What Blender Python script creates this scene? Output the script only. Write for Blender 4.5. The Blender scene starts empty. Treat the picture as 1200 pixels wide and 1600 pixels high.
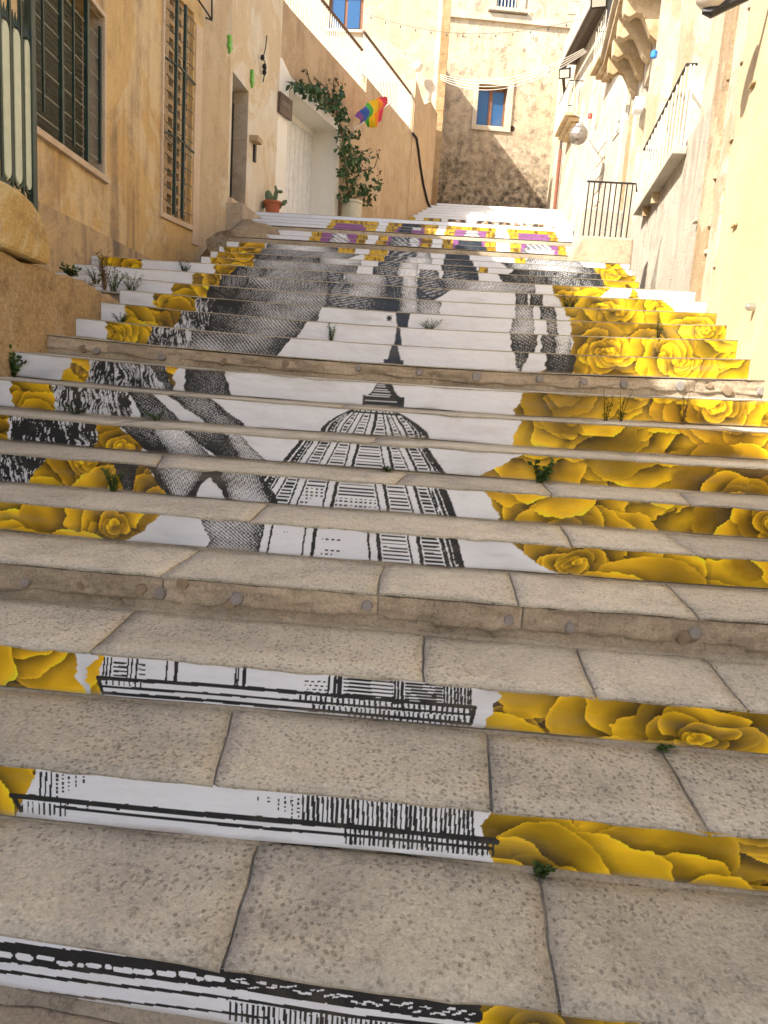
import bpy, bmesh, math, random
import numpy as np
from mathutils import Vector, Matrix

# ------------------------------------------------------------------ camera, world, sun, exposure
S = bpy.context.scene
F_PX, PITCH, ROLL, YAW, EYE = 1180.0, 0.1731, 0.06607, 0.05267, 1.3731
cy, sy = math.cos(YAW), math.sin(YAW)
FWD = np.array([-sy*math.cos(PITCH), cy*math.cos(PITCH), -math.sin(PITCH)])
R0 = np.array([cy, sy, 0.0]); U0 = np.cross(R0, FWD)
RGT = math.cos(ROLL)*R0 + math.sin(ROLL)*U0
UPV = math.cos(ROLL)*U0 - math.sin(ROLL)*R0
cam_d = bpy.data.cameras.new('camera'); cam = bpy.data.objects.new('camera', cam_d)
S.collection.objects.link(cam); S.camera = cam
cam_d.sensor_fit = 'VERTICAL'; cam_d.sensor_height = 24.0; cam_d.lens = F_PX/1600*24
cam_d.clip_start = 0.05; cam_d.clip_end = 2000
cam.matrix_world = Matrix(((RGT[0], UPV[0], -FWD[0], 0), (RGT[1], UPV[1], -FWD[1], 0), (RGT[2], UPV[2], -FWD[2], EYE), (0, 0, 0, 1)))

SUN = Vector((0.94, 0.72, -1.0)).normalized()
SUN_EL = math.asin(-SUN.z); SUN_AZ = math.atan2(-SUN.x, -SUN.y)
w = bpy.data.worlds.new('World'); S.world = w; w.use_nodes = True
nt = w.node_tree; sky = nt.nodes.new('ShaderNodeTexSky'); sky.sky_type = 'NISHITA'; sky.sun_disc = False
sky.sun_elevation = SUN_EL; sky.sun_rotation = SUN_AZ; sky.dust_density = 2.0; sky.air_density = 1.0
nt.links.new(sky.outputs[0], nt.nodes['Background'].inputs[0]); nt.nodes['Background'].inputs[1].default_value = 0.15
sun_d = bpy.data.lights.new('sun', 'SUN'); sun_d.energy = 5.0; sun_d.angle = math.radians(0.55); sun_d.color = (1.0, 0.93, 0.82)
sun = bpy.data.objects.new('sun', sun_d); S.collection.objects.link(sun)
sun.rotation_euler = SUN.to_track_quat('-Z', 'Y').to_euler()
vs = S.view_settings; vs.view_transform = 'Standard'; vs.look = 'None'; vs.gamma = 1.0; vs.exposure = 1.3
S.cycles.use_adaptive_sampling = True; S.cycles.adaptive_threshold = 0.02
S.cycles.max_bounces = 6; S.cycles.diffuse_bounces = 3; S.cycles.glossy_bounces = 3

random.seed(7); rng = np.random.default_rng(7)
COL = S.collection.objects

# ------------------------------------------------------------------ measuring helpers
def ray(x, y):
    return FWD + RGT*((x-600)/F_PX) - UPV*((y-800)/F_PX)
def atD(x, y, D):
    r = ray(x, y); t = D/r[1]; return Vector((r[0]*t, D, EYE+r[2]*t))
def x_at(px, D, z):
    c = (px-600)/F_PX; q = z-EYE
    return (c*(D*FWD[1]+q*FWD[2]) - (D*RGT[1]+q*RGT[2]))/(RGT[0]-c*FWD[0])
class Wall:
    """vertical plane through two plan points; u runs along it, o stands off it towards the street"""
    def __init__(s, a, b, side):
        s.a = Vector((a[0], a[1])); d = Vector((b[0]-a[0], b[1]-a[1])); s.L = d.length; s.e = d.normalized()
        s.n = Vector((s.e.y, -s.e.x))*side
    def p(s, u, z, o=0.0):
        q = s.a + s.e*u + s.n*o; return Vector((q.x, q.y, z))
    def px(s, x, y, o=0.0):
        r = ray(x, y); a = s.a + s.n*o
        t = a.dot(s.n)/(r[0]*s.n.x+r[1]*s.n.y)
        h = Vector((r[0]*t, r[1]*t)); return ((h-s.a).dot(s.e), EYE+r[2]*t)
    def u_of_y(s, Y): return (Y-s.a.y)/s.e.y

# ------------------------------------------------------------------ mesh builder
class MB:
    def __init__(s): s.v = []; s.f = []
    def add(s, vs, fs):
        n = len(s.v); s.v += [tuple(v) for v in vs]; s.f += [tuple(i+n for i in f) for f in fs]; return s
    def hexa(s, c):
        return s.add(c, [(0,3,2,1),(4,5,6,7),(0,1,5,4),(1,2,6,5),(2,3,7,6),(3,0,4,7)])
    def box(s, x0, x1, y0, y1, z0, z1):
        return s.hexa([(x0,y0,z0),(x1,y0,z0),(x1,y1,z0),(x0,y1,z0),(x0,y0,z1),(x1,y0,z1),(x1,y1,z1),(x0,y1,z1)])
    def wbox(s, W, u0, u1, z0, z1, o0, o1):
        P = W.p
        return s.hexa([P(u0,z0,o1),P(u1,z0,o1),P(u1,z0,o0),P(u0,z0,o0),P(u0,z1,o1),P(u1,z1,o1),P(u1,z1,o0),P(u0,z1,o0)])
    def wprism(s, W, poly, o0, o1):
        n = len(poly); vs = [W.p(u,z,o1) for u,z in poly]+[W.p(u,z,o0) for u,z in poly]
        fs = [tuple(range(n)), tuple(range(2*n-1, n-1, -1))]+[(i, n+i, n+(i+1)%n, (i+1)%n) for i in range(n)]
        return s.add(vs, fs)
    def prism(s, poly, vec):
        n = len(poly); vs = [Vector(p) for p in poly]; vs = vs+[p+Vector(vec) for p in vs]
        return s.add(vs, [tuple(range(n)), tuple(range(2*n-1, n-1, -1))]+[(i, n+i, n+(i+1)%n, (i+1)%n) for i in range(n)])
    def tube(s, pts, r, n=6, cap=True):
        pts = [Vector(p) for p in pts]; m = len(pts); rr = r if isinstance(r, (list, tuple)) else [r]*m
        vs = []
        for i, p in enumerate(pts):
            d = (pts[min(i+1, m-1)]-pts[max(i-1, 0)]).normalized()
            a = Vector((0,0,1)) if abs(d.z) < 0.9 else Vector((1,0,0))
            e1 = d.cross(a).normalized(); e2 = d.cross(e1)
            for k in range(n):
                t = 2*math.pi*(k+0.5)/n; vs.append(p+(e1*math.cos(t)+e2*math.sin(t))*rr[i])
        fs = [(i*n+k, i*n+(k+1)%n, (i+1)*n+(k+1)%n, (i+1)*n+k) for i in range(m-1) for k in range(n)]
        if cap: fs += [tuple(range(n-1, -1, -1)), tuple((m-1)*n+k for k in range(n))]
        return s.add(vs, fs)
    def bar(s, a, b, r): return s.tube([a, b], r*1.414, 4)
    def lathe(s, c, prof, n=20, axis=None):
        c = Vector(c); ax = Vector(axis or (0,0,1)).normalized(); a = Vector((0,0,1)) if abs(ax.z) < .9 else Vector((1,0,0))
        e1 = ax.cross(a).normalized(); e2 = ax.cross(e1); m = len(prof); vs = []
        for r, h in prof:
            for k in range(n):
                t = 2*math.pi*k/n; vs.append(c+ax*h+(e1*math.cos(t)+e2*math.sin(t))*r)
        fs = [(i*n+k, i*n+(k+1)%n, (i+1)*n+(k+1)%n, (i+1)*n+k) for i in range(m-1) for k in range(n)]
        fs += [tuple(range(n-1,-1,-1)), tuple((m-1)*n+k for k in range(n))]
        return s.add(vs, fs)
    def build(s, name, mat, parent=None, smooth=False, bevel=0):
        me = bpy.data.meshes.new(name); me.from_pydata(s.v, [], s.f)
        bm = bmesh.new(); bm.from_mesh(me); bmesh.ops.recalc_face_normals(bm, faces=bm.faces); bm.to_mesh(me); bm.free()
        me.materials.append(mat)
        if smooth: me.polygons.foreach_set('use_smooth', [True]*len(me.polygons))
        o = bpy.data.objects.new(name, me); COL.link(o)
        if parent is not None: o.parent = parent
        if bevel:
            b = o.modifiers.new('bevel', 'BEVEL'); b.width = bevel; b.segments = 2; b.limit_method = 'ANGLE'; b.angle_limit = 0.6
        return o
def thing(name, label, cat, group=None):
    o = bpy.data.objects.new(name, None); COL.link(o); o.empty_display_size = 0.1
    o['label'] = label; o['category'] = cat
    if group: o['group'] = group
    return o
def tag(o, label, cat, group=None):
    o['label'] = label; o['category'] = cat
    if group: o['group'] = group
    return o
def struct(o): o['kind'] = 'structure'; return o

# ------------------------------------------------------------------ materials
def rgb(c): return (c[0], c[1], c[2], 1.0)
class NT:
    def __init__(s, name, rough=0.9, spec=0.3):
        s.m = bpy.data.materials.new(name); s.m.use_nodes = True; s.t = s.m.node_tree
        s.b = s.t.nodes['Principled BSDF']; s.b.inputs['Roughness'].default_value = rough
        s.b.inputs['Specular IOR Level'].default_value = spec
        s.pos = s.t.nodes.new('ShaderNodeNewGeometry').outputs['Position']
    def n(s, typ, **kw):
        o = s.t.nodes.new(typ)
        for k, v in kw.items(): setattr(o, k, v)
        return o
    def map(s, scale, rot=(0,0,0), src=None):
        o = s.n('ShaderNodeMapping'); o.inputs['Scale'].default_value = scale; o.inputs['Rotation'].default_value = rot
        s.t.links.new(src or s.pos, o.inputs['Vector']); return o.outputs[0]
    def noise(s, scale, detail=5, rough=0.55, vec=None, dist=0.0):
        o = s.n('ShaderNodeTexNoise'); o.inputs['Scale'].default_value = scale; o.inputs['Detail'].default_value = detail
        o.inputs['Roughness'].default_value = rough; o.inputs['Distortion'].default_value = dist
        s.t.links.new(vec or s.pos, o.inputs['Vector']); return o.outputs['Fac']
    def vor(s, scale, vec=None, feature='F1', rnd=1.0):
        o = s.n('ShaderNodeTexVoronoi'); o.feature = feature; o.inputs['Scale'].default_value = scale; o.inputs['Randomness'].default_value = rnd
        s.t.links.new(vec or s.pos, o.inputs['Vector']); return o.outputs['Distance']
    def ramp(s, fac, a, b, ca=(0,0,0), cb=(1,1,1)):
        o = s.n('ShaderNodeValToRGB'); e = o.color_ramp.elements
        e[0].position = a; e[1].position = b; e[0].color = rgb(ca); e[1].color = rgb(cb)
        s.t.links.new(fac, o.inputs[0]); return o.outputs[0]
    def mix(s, fac, a, b, mode='MIX'):
        o = s.n('ShaderNodeMix', data_type='RGBA', blend_type=mode)
        for i, v in ((0, fac), (6, a), (7, b)):
            if isinstance(v, (int, float)): o.inputs[i].default_value = v
            elif isinstance(v, tuple): o.inputs[i].default_value = rgb(v)
            else: s.t.links.new(v, o.inputs[i])
        return o.outputs[2]
    def math(s, op, a, b=0.0, c=0.0):
        o = s.n('ShaderNodeMath', operation=op)
        for i, v in enumerate((a, b, c)):
            if isinstance(v, (int, float)): o.inputs[i].default_value = v
            else: s.t.links.new(v, o.inputs[i])
        return o.outputs[0]
    def sep(s, i):
        o = s.n('ShaderNodeSeparateXYZ'); s.t.links.new(s.pos, o.inputs[0]); return o.outputs[i]
    def bump(s, h, strength=0.5, dist=0.01):
        o = s.n('ShaderNodeBump'); o.inputs['Strength'].default_value = strength; o.inputs['Distance'].default_value = dist
        s.t.links.new(h, o.inputs['Height'])
        if s.b.inputs['Normal'].is_linked: s.t.links.new(s.b.inputs['Normal'].links[0].from_socket, o.inputs['Normal'])
        s.t.links.new(o.outputs[0], s.b.inputs['Normal'])
    def col(s, c):
        if isinstance(c, tuple): s.b.inputs['Base Color'].default_value = rgb(c)
        else: s.t.links.new(c, s.b.inputs['Base Color'])
        return s.m
def plaster(name, a, b, dark, patch, streak=0.5, blot=0.5, patchy=0.5, rough=1.0, grain=70, mould=None):
    q = NT(name, 0.92, 0.2)
    n1 = q.n('ShaderNodeTexNoise'); n1.inputs['Scale'].default_value = 0.8; n1.inputs['Detail'].default_value = 6; n1.inputs['Roughness'].default_value = 0.68; n1.inputs['Distortion'].default_value = 0.5
    q.t.links.new(q.pos, n1.inputs['Vector'])
    sp_ = q.n('ShaderNodeSeparateColor'); q.t.links.new(n1.outputs['Color'], sp_.inputs[0])
    na, nb, nc_ = sp_.outputs[0], sp_.outputs[1], sp_.outputs[2]
    c = q.mix(q.ramp(na, 0.38, 0.60), a, b)
    c = q.mix(q.math('MULTIPLY', q.ramp(nb, 0.51, 0.55), patchy), c, patch)
    st = q.ramp(q.noise(1.0, 5, 0.66, q.map((3.6, 3.6, 0.30))), 0.46, 0.68)
    c = q.mix(q.math('MULTIPLY', q.math('MULTIPLY', st, q.ramp(nc_, 0.42, 0.60)), streak), c, dark)
    bn = q.noise(2.6, 7, 0.78)
    c = q.mix(q.math('MULTIPLY', q.ramp(bn, 0.51, 0.66), blot), c, dark)
    if mould:  # mould tint by height, also carrying painted shade on the back wall
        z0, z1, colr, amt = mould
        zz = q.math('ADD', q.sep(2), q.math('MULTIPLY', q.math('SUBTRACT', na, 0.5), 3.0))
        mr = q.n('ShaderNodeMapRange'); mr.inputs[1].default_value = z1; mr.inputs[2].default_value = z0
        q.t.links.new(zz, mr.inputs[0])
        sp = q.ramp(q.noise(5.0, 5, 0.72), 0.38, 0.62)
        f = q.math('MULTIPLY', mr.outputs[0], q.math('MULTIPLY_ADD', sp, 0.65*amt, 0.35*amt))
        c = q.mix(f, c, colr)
    g = q.noise(grain, 4, 0.8)
    c = q.mix(0.5, c, q.ramp(g, 0.25, 0.75, (0.22,0.22,0.22), (1,1,1)), 'OVERLAY')
    q.bump(q.math('ADD', q.math('MULTIPLY', g, 0.35), q.math('MULTIPLY', bn, 0.9)), 0.8*min(rough, 1.3), 0.035*rough)
    return q.col(c)
def paint(name, c, rough=0.5, spec=0.4, var=0.25, metal=0.0):
    q = NT(name, rough, spec); q.b.inputs['Metallic'].default_value = metal
    n = q.ramp(q.noise(9, 6, 0.65), 0.3, 0.7, tuple(x*(1-var) for x in c), tuple(min(1, x*(1+var*0.6)) for x in c))
    q.bump(q.noise(60, 3), 0.15, 0.004); return q.col(n)
def stone(name, a, b, dark, pits=True, pit_scale=58, dirt=0.5):
    q = NT(name, 0.88, 0.25)
    n1 = q.n('ShaderNodeTexNoise'); n1.inputs['Scale'].default_value = 2.4; n1.inputs['Detail'].default_value = 7; n1.inputs['Roughness'].default_value = 0.72; n1.inputs['Distortion'].default_value = 0.4
    q.t.links.new(q.pos, n1.inputs['Vector'])
    sp_ = q.n('ShaderNodeSeparateColor'); q.t.links.new(n1.outputs['Color'], sp_.inputs[0])
    na, nb, nc_ = sp_.outputs[0], sp_.outputs[1], sp_.outputs[2]
    c = q.mix(q.ramp(na, 0.38, 0.62), a, b)
    c = q.mix(q.math('MULTIPLY', q.ramp(nb, 0.47, 0.62), dirt), c, dark)
    fine = q.noise(85, 5, 0.82); mid = q.noise(24, 6, 0.8)
    c = q.mix(0.6, c, q.ramp(fine, 0.28, 0.72, (0.12,0.12,0.12), (1,1,1)), 'OVERLAY')
    c = q.mix(q.math('MULTIPLY', q.ramp(mid, 0.53, 0.66), 0.5), c, dark)
    c = q.mix(q.math('MULTIPLY', q.ramp(mid, 0.46, 0.36), 0.30), c, tuple(min(1, x*1.35) for x in a))
    oi = q.n('ShaderNodeObjectInfo'); rv = q.n('ShaderNodeMapRange'); rv.inputs[3].default_value = 0.84; rv.inputs[4].default_value = 1.10
    q.t.links.new(oi.outputs['Random'], rv.inputs[0])
    c = q.mix(1.0, c, rv.outputs[0], 'MULTIPLY')
    h = q.math('ADD', q.math('MULTIPLY', fine, 0.35), q.math('MULTIPLY', mid, 0.9))
    if pits:
        wv = q.n('ShaderNodeVectorMath', operation='ADD'); q.t.links.new(q.map((1.0, 0.72, 1.0)), wv.inputs[0])
        sc = q.n('ShaderNodeVectorMath', operation='SCALE'); sc.inputs['Scale'].default_value = 0.05; q.t.links.new(n1.outputs['Color'], sc.inputs[0]); q.t.links.new(sc.outputs[0], wv.inputs[1])
        v = q.vor(pit_scale, wv.outputs[0], rnd=0.9)
        pm = q.math('MULTIPLY', q.ramp(q.math('ADD', v, q.math('MULTIPLY', q.math('SUBTRACT', fine, 0.5), 0.35)), 0.14, 0.34, (1,1,1), (0,0,0)), q.ramp(nc_, 0.36, 0.54))
        c = q.mix(q.math('MULTIPLY', pm, 0.42), c, tuple(x*0.30 for x in a))
        h = q.math('SUBTRACT', h, q.math('MULTIPLY', pm, 0.5))
    q.bump(h, 0.8, 0.014)
    return q.col(c)

M = {}
M['tread'] = stone('limestone_tread', (0.555,0.51,0.415), (0.44,0.41,0.345), (0.18,0.172,0.157))
M['tread_far'] = stone('limestone_tread_plain', (0.57,0.51,0.405), (0.48,0.43,0.35), (0.25,0.23,0.20), pits=False)
M['riser'] = stone('rough_riser_stone', (0.42,0.35,0.26), (0.31,0.25,0.18), (0.16,0.13,0.10), pits=False, dirt=0.7)
M['mortar'] = stone('mortar', (0.34,0.30,0.235), (0.26,0.225,0.175), (0.13,0.11,0.085), pits=False)
M['stud'] = paint('grey_resin_disc', (0.25,0.23,0.22), 0.45, 0.4, 0.35)
M['glue'] = paint('brown_glue_stain', (0.25,0.19,0.13), 0.8, 0.2, 0.4)
M['ochre'] = plaster('ochre_plaster', (0.64,0.43,0.195), (0.56,0.36,0.155), (0.24,0.175,0.11), (0.66,0.51,0.31), 0.9, 0.5, 0.65)
M['ochre_block'] = plaster('ochre_smooth_plaster', (0.54,0.37,0.15), (0.46,0.30,0.115), (0.24,0.155,0.07), (0.60,0.48,0.27), 0.4, 0.6, 0.8, 1.2)
M['plinth'] = plaster('stained_plinth', (0.50,0.36,0.20), (0.40,0.29,0.17), (0.17,0.13,0.10), (0.50,0.37,0.22), 0.9, 0.75, 0.4)
M['rough'] = plaster('rough_brown_render', (0.47,0.33,0.175), (0.39,0.265,0.135), (0.19,0.125,0.07), (0.50,0.385,0.24), 0.4, 0.7, 0.7, 3.0, 30)
M['beige'] = plaster('beige_old_plaster', (0.60,0.455,0.29), (0.55,0.40,0.235), (0.33,0.235,0.14), (0.66,0.55,0.40), 0.45, 0.40, 0.8, 1.3)
M['white_old'] = plaster('pale_limewash', (0.70,0.62,0.50), (0.66,0.53,0.37), (0.42,0.31,0.19), (0.58,0.42,0.25), 0.4, 0.3, 0.7)
M['limewash'] = plaster('cream_limewash', (0.82,0.77,0.67), (0.79,0.73,0.61), (0.55,0.45,0.33), (0.72,0.66,0.55), 0.15, 0.10, 0.3, 0.7)
M['ramp'] = plaster('tan_ramp_plaster', (0.50,0.355,0.215), (0.44,0.305,0.18), (0.27,0.19,0.125), (0.52,0.39,0.26), 0.6, 0.35, 0.6, 1.2)
M['cream'] = plaster('cream_house_plaster', (0.44,0.355,0.25), (0.40,0.315,0.215), (0.25,0.19,0.125), (0.48,0.41,0.32), 0.5, 0.4, 0.6)
M['quoin'] = plaster('brown_corner_stone', (0.40,0.26,0.13), (0.30,0.19,0.09), (0.13,0.08,0.045), (0.50,0.38,0.22), 0.9, 0.5, 0.3, 1.5)
M['back'] = plaster('mouldy_shaded_back_wall', (0.60,0.475,0.33), (0.53,0.41,0.27), (0.20,0.155,0.115), (0.62,0.51,0.37), 0.7, 0.95, 0.6, 1.5, 40, mould=(8.4, 12.4, (0.045,0.034,0.025), 0.95))  # real mould, its tint darkened and spread to paint in deeper shade
M['trim'] = plaster('pale_stone_trim', (0.53,0.45,0.345), (0.47,0.385,0.285), (0.24,0.19,0.14), (0.62,0.52,0.40), 0.3, 0.5, 0.4)
M['right_white'] = plaster('white_sunlit_plaster', (0.58,0.51,0.42), (0.50,0.41,0.295), (0.28,0.205,0.13), (0.42,0.32,0.205), 0.6, 0.45, 0.8, 1.4)
M['right_grey'] = plaster('grey_rough_render', (0.43,0.385,0.32), (0.47,0.405,0.32), (0.22,0.185,0.145), (0.55,0.485,0.39), 0.8, 0.4, 0.5, 2.0, 45)
M['right_stone'] = plaster('tan_worn_pilaster', (0.43,0.32,0.20), (0.35,0.25,0.145), (0.19,0.13,0.08), (0.60,0.49,0.34), 0.7, 0.5, 0.6, 1.8, 40)
M['right_yellow'] = plaster('pale_yellow_plaster', (0.55,0.43,0.26), (0.50,0.38,0.225), (0.36,0.26,0.16), (0.55,0.45,0.31), 0.3, 0.25, 0.5, 0.9)
M['corbel'] = plaster('carved_corbel_stone', (0.44,0.32,0.18), (0.37,0.26,0.14), (0.20,0.14,0.08), (0.62,0.50,0.34), 0.4, 0.4, 0.5)
M['soffit'] = plaster('grey_slab_concrete', (0.44,0.40,0.33), (0.40,0.35,0.28), (0.26,0.22,0.17), (0.48,0.43,0.36), 0.2, 0.4, 0.4)
M['green_iron'] = paint('dark_green_iron', (0.018,0.040,0.030), 0.45, 0.5, 0.4)
M['pale_panel'] = paint('pale_green_enamel', (0.50,0.56,0.45), 0.45, 0.4, 0.14)
M['rod'] = paint('faded_rod_paint', (0.30,0.29,0.21), 0.5, 0.4, 0.3)
M['shutter'] = paint('olive_roller_slat', (0.075,0.075,0.050), 0.55, 0.3, 0.25)
M['pale_sill'] = plaster('peach_stone_sill', (0.62,0.47,0.33), (0.56,0.41,0.28), (0.36,0.26,0.18), (0.6,0.48,0.36), 0.2, 0.3, 0.4)
M['reveal'] = plaster('grey_beige_reveal', (0.46,0.39,0.31), (0.42,0.35,0.27), (0.28,0.22,0.17), (0.46,0.39,0.31), 0.3, 0.2, 0.3)
M['block'] = plaster('tan_screen_block', (0.55,0.40,0.23), (0.48,0.33,0.18), (0.28,0.19,0.11), (0.55,0.42,0.27), 0.2, 0.3, 0.3)
M['dark_room'] = paint('dark_interior', (0.035,0.026,0.018), 0.9, 0.1, 0.3)
M['door_dark'] = paint('dark_green_door_paint', (0.012,0.018,0.017), 0.4, 0.5, 0.4)
M['door_white'] = paint('white_door_paint', (0.80,0.79,0.77), 0.6, 0.3, 0.14)
M['jamb'] = plaster('grey_jamb_stone', (0.44,0.35,0.25), (0.38,0.295,0.20), (0.22,0.17,0.12), (0.50,0.42,0.32), 0.3, 0.6, 0.5)
M['mound'] = plaster('rough_mortar', (0.40,0.31,0.20), (0.33,0.25,0.16), (0.17,0.13,0.09), (0.45,0.36,0.25), 0.3, 0.8, 0.6, 3.0, 26)
M['chrome'] = paint('worn_steel', (0.45,0.43,0.40), 0.3, 0.6, 0.2, 0.8)
M['sign'] = paint('dark_brown_sign', (0.105,0.070,0.052), 0.5, 0.4, 0.25)
M['sign_ink'] = paint('pale_sign_lettering', (0.34,0.27,0.21), 0.6, 0.3, 0.1)
M['terracotta'] = paint('terracotta', (0.40,0.125,0.060), 0.8, 0.25, 0.2)
M['cream_pot'] = paint('cream_ceramic', (0.55,0.49,0.36), 0.6, 0.35, 0.15)
M['soil'] = paint('soil', (0.07,0.045,0.03), 0.95, 0.1, 0.4)
M['cactus'] = paint('prickly_pear', (0.115,0.165,0.075), 0.65, 0.3, 0.3)
M['leaf'] = paint('bougainvillea_leaf', (0.040,0.085,0.022), 0.5, 0.4, 0.5)
M['leaf_dry'] = paint('dry_tip_leaf', (0.10,0.065,0.028), 0.7, 0.2, 0.4)
M['weed'] = paint('weed_leaf', (0.055,0.095,0.026), 0.7, 0.2, 0.45)
M['weed_dark'] = paint('dark_weed_leaf', (0.038,0.062,0.018), 0.7, 0.2, 0.45)
M['weed_dry'] = paint('dry_weed', (0.15,0.10,0.045), 0.8, 0.2, 0.4)
M['stem'] = paint('woody_stem', (0.15,0.105,0.06), 0.85, 0.2, 0.3)
M['gecko'] = paint('glazed_green', (0.13,0.42,0.045), 0.35, 0.5, 0.25)
M['rail_white'] = paint('white_railing_paint', (0.62,0.57,0.48), 0.55, 0.3, 0.12)
M['rail_brown'] = paint('brown_handrail', (0.14,0.085,0.05), 0.7, 0.3, 0.4)
M['iron_black'] = paint('black_iron', (0.022,0.020,0.020), 0.55, 0.4, 0.4)
M['cable'] = paint('black_cable', (0.012,0.012,0.013), 0.6, 0.3, 0.2)
M['line'] = paint('white_washing_line', (0.68,0.62,0.52), 0.7, 0.2, 0.1)
M['wood'] = paint('brown_window_wood', (0.22,0.095,0.045), 0.5, 0.4, 0.3)
q = NT('blue_window_glass', 0.06, 0.8); M['glass'] = q.col((0.025,0.085,0.20))
M['copper'] = paint('brown_downpipe', (0.20,0.075,0.045), 0.5, 0.4, 0.3)
M['gutter'] = paint('dark_gutter', (0.07,0.052,0.04), 0.6, 0.3, 0.4)
M['lamp_black'] = paint('black_lamp_housing', (0.02,0.02,0.022), 0.5, 0.4, 0.3)
q = NT('lamp_glass', 0.1, 0.6); M['lamp_glass'] = q.col((0.52,0.47,0.40))
q = NT('mirror_globe', 0.14, 0.8); q.b.inputs['Metallic'].default_value = 0.5; q.bump(q.vor(9), 0.6, 0.05); M['globe'] = q.col((0.30,0.265,0.225))
M['blue_plastic'] = paint('blue_plastic', (0.03,0.20,0.55), 0.4, 0.5, 0.1)
M['red_plastic'] = paint('red_plastic', (0.55,0.07,0.05), 0.4, 0.5, 0.1)
M['plaque'] = paint('white_enamel_plaque', (0.74,0.70,0.60), 0.35, 0.5, 0.06)
M['ink'] = paint('faded_black_ink', (0.10,0.095,0.085), 0.6, 0.3, 0.2)
M['ground'] = stone('limestone_ground', (0.42,0.35,0.26), (0.35,0.29,0.22), (0.20,0.17,0.14), pits=False)
for i, c in enumerate([(0.62,0.05,0.10), (0.75,0.22,0.02), (0.78,0.50,0.02), (0.05,0.33,0.05), (0.02,0.09,0.42), (0.13,0.03,0.22)]):
    q = NT('flag_stripe_%d' % i, 0.7, 0.2); q.b.inputs['Transmission Weight'].default_value = 0.0
    q.b.inputs['Subsurface Weight'].default_value = 0.0; M['flag%d' % i] = q.col(c)
q = NT('printed_vinyl', 0.42, 0.35)
at = q.n('ShaderNodeAttribute'); at.attribute_name = 'print'
q.bump(q.noise(7, 3, 0.5, q.map((1, 1, 2.2))), 0.35, 0.02)
vc = q.mix(q.math('MULTIPLY', q.ramp(q.noise(5, 8, 0.72), 0.52, 0.75), 0.20), at.outputs['Color'], (0.30,0.24,0.17))
M['print'] = q.col(vc)

# ------------------------------------------------------------------ the stairs: where each step lies
TOP = {1:1545,2:1247,3:1057,4:925,5:829,6:753.6,7:693.5,8:641.4,9:597.2,10:567.7,11:537.5,12:508.7,13:485.5,14:464.5,15:445.7,16:429.5,
       17:417,18:408,19:399,20:390.5,21:382.5,22:376,23:368.3,24:361.8,25:356.7,26:352.4,27:347,28:341.4}
NSTEP = 46
DK = {0: 0.9}; ZK = {0: 0.0}
for k in range(1, NSTEP+2):
    DK[k] = 1.3583+(k-1)*0.44348 if k <= 16 else (8.45+0.518*(k-17) if k <= 28 else 19.0+0.42*(k-29))
    ZK[k] = atD(600, TOP[k], DK[k]).z if k <= 28 else ZK[28]+0.165*(k-28)
SAG = {4:.02,5:.012,6:.018,7:.025,8:.035,9:.045,10:.055,11:.055,12:.05,13:.045,14:.03,15:.02,16:.015}
def zf(k, X): return ZK[max(k, 0)] + SAG.get(k, 0.0)*((X+0.3)/2.45)**2
def yo(k, X): return 0.062*np.maximum(0, -(X+0.05))+X*0 if k == 1 else X*0.0
STONE = (4, 10, 21, 24)
def n_right(Y): return 2.24+0.135*(Y-5.35)
def left_wall_x(Y):
    pts = [(-2,-3.2),(6.6,-3.6),(10.4,-3.83),(12.57,-3.5),(15.4,-3.33),(25.76,-0.52),(26.1,-0.42)]
    for (a, xa), (b, xb) in zip(pts, pts[1:]):
        if Y <= b: return xa+(xb-xa)*(Y-a)/(b-a)
    return -0.42
def span(k):
    D = DK[k]
    if k <= 13: return -2.8, n_right(D)+0.12
    if k <= 16: return left_wall_x(D)-0.05, n_right(D)+0.12
    if k <= 20: return -2.63-0.052*(k-17), 2.10+0.08*(k-17)
    if k <= 24: return -2.9, 1.76+0.06*(k-21)
    if k <= 28: return left_wall_x(D)-0.05, 2.12+0.03*(k-25)
    return left_wall_x(D)-0.05, min(3.74, 2.25+0.16*(D-14.15))

# ------------------------------------------------------------------ the printed artwork, painted once over the unrolled risers (metres across, risers up)
CX0, CDX, RH = -4.1, 0.0026, 54
CW, CH = int(6.9/CDX), RH*29
ART = np.ones((CH, CW, 3), np.float32)*np.array([0.70, 0.73, 0.785], np.float32)
def vnoise(x, y, seed):
    xi = np.floor(x).astype(np.int64); yi = np.floor(y).astype(np.int64); fx = x-xi; fy = y-yi
    fx = fx*fx*(3-2*fx); fy = fy*fy*(3-2*fy)
    def h(a, b):
        n = (a*374761393+b*668265263+seed*1274126177) & 0x7fffffff
        n = ((n ^ (n >> 13))*1274126177) & 0x7fffffff
        return ((n ^ (n >> 16)) & 0xffff)/65535.0
    return (h(xi,yi)*(1-fx)+h(xi+1,yi)*fx)*(1-fy)+(h(xi,yi+1)*(1-fx)+h(xi+1,yi+1)*fx)*fy
def fbm(x, y, seed, o=4):
    t = 0; a = 0.5
    for i in range(o): t = t+a*vnoise(x*2**i, y*2**i, seed+i); a *= 0.5
    return t/(1-0.5**o)
def grid(c0, c1, r0, r1):
    c0 = max(0, int(c0)); c1 = min(CW, int(c1)+1); r0 = max(0, int(r0)); r1 = min(CH, int(r1)+1)
    if c1 <= c0 or r1 <= r0: return None
    cc, rr = np.meshgrid(np.arange(c0, c1), np.arange(r0, r1))
    return slice(r0, r1), slice(c0, c1), CX0+(cc+0.5)*CDX, (rr+0.5)/RH
RZ = 0.15  # one riser in metres
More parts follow.
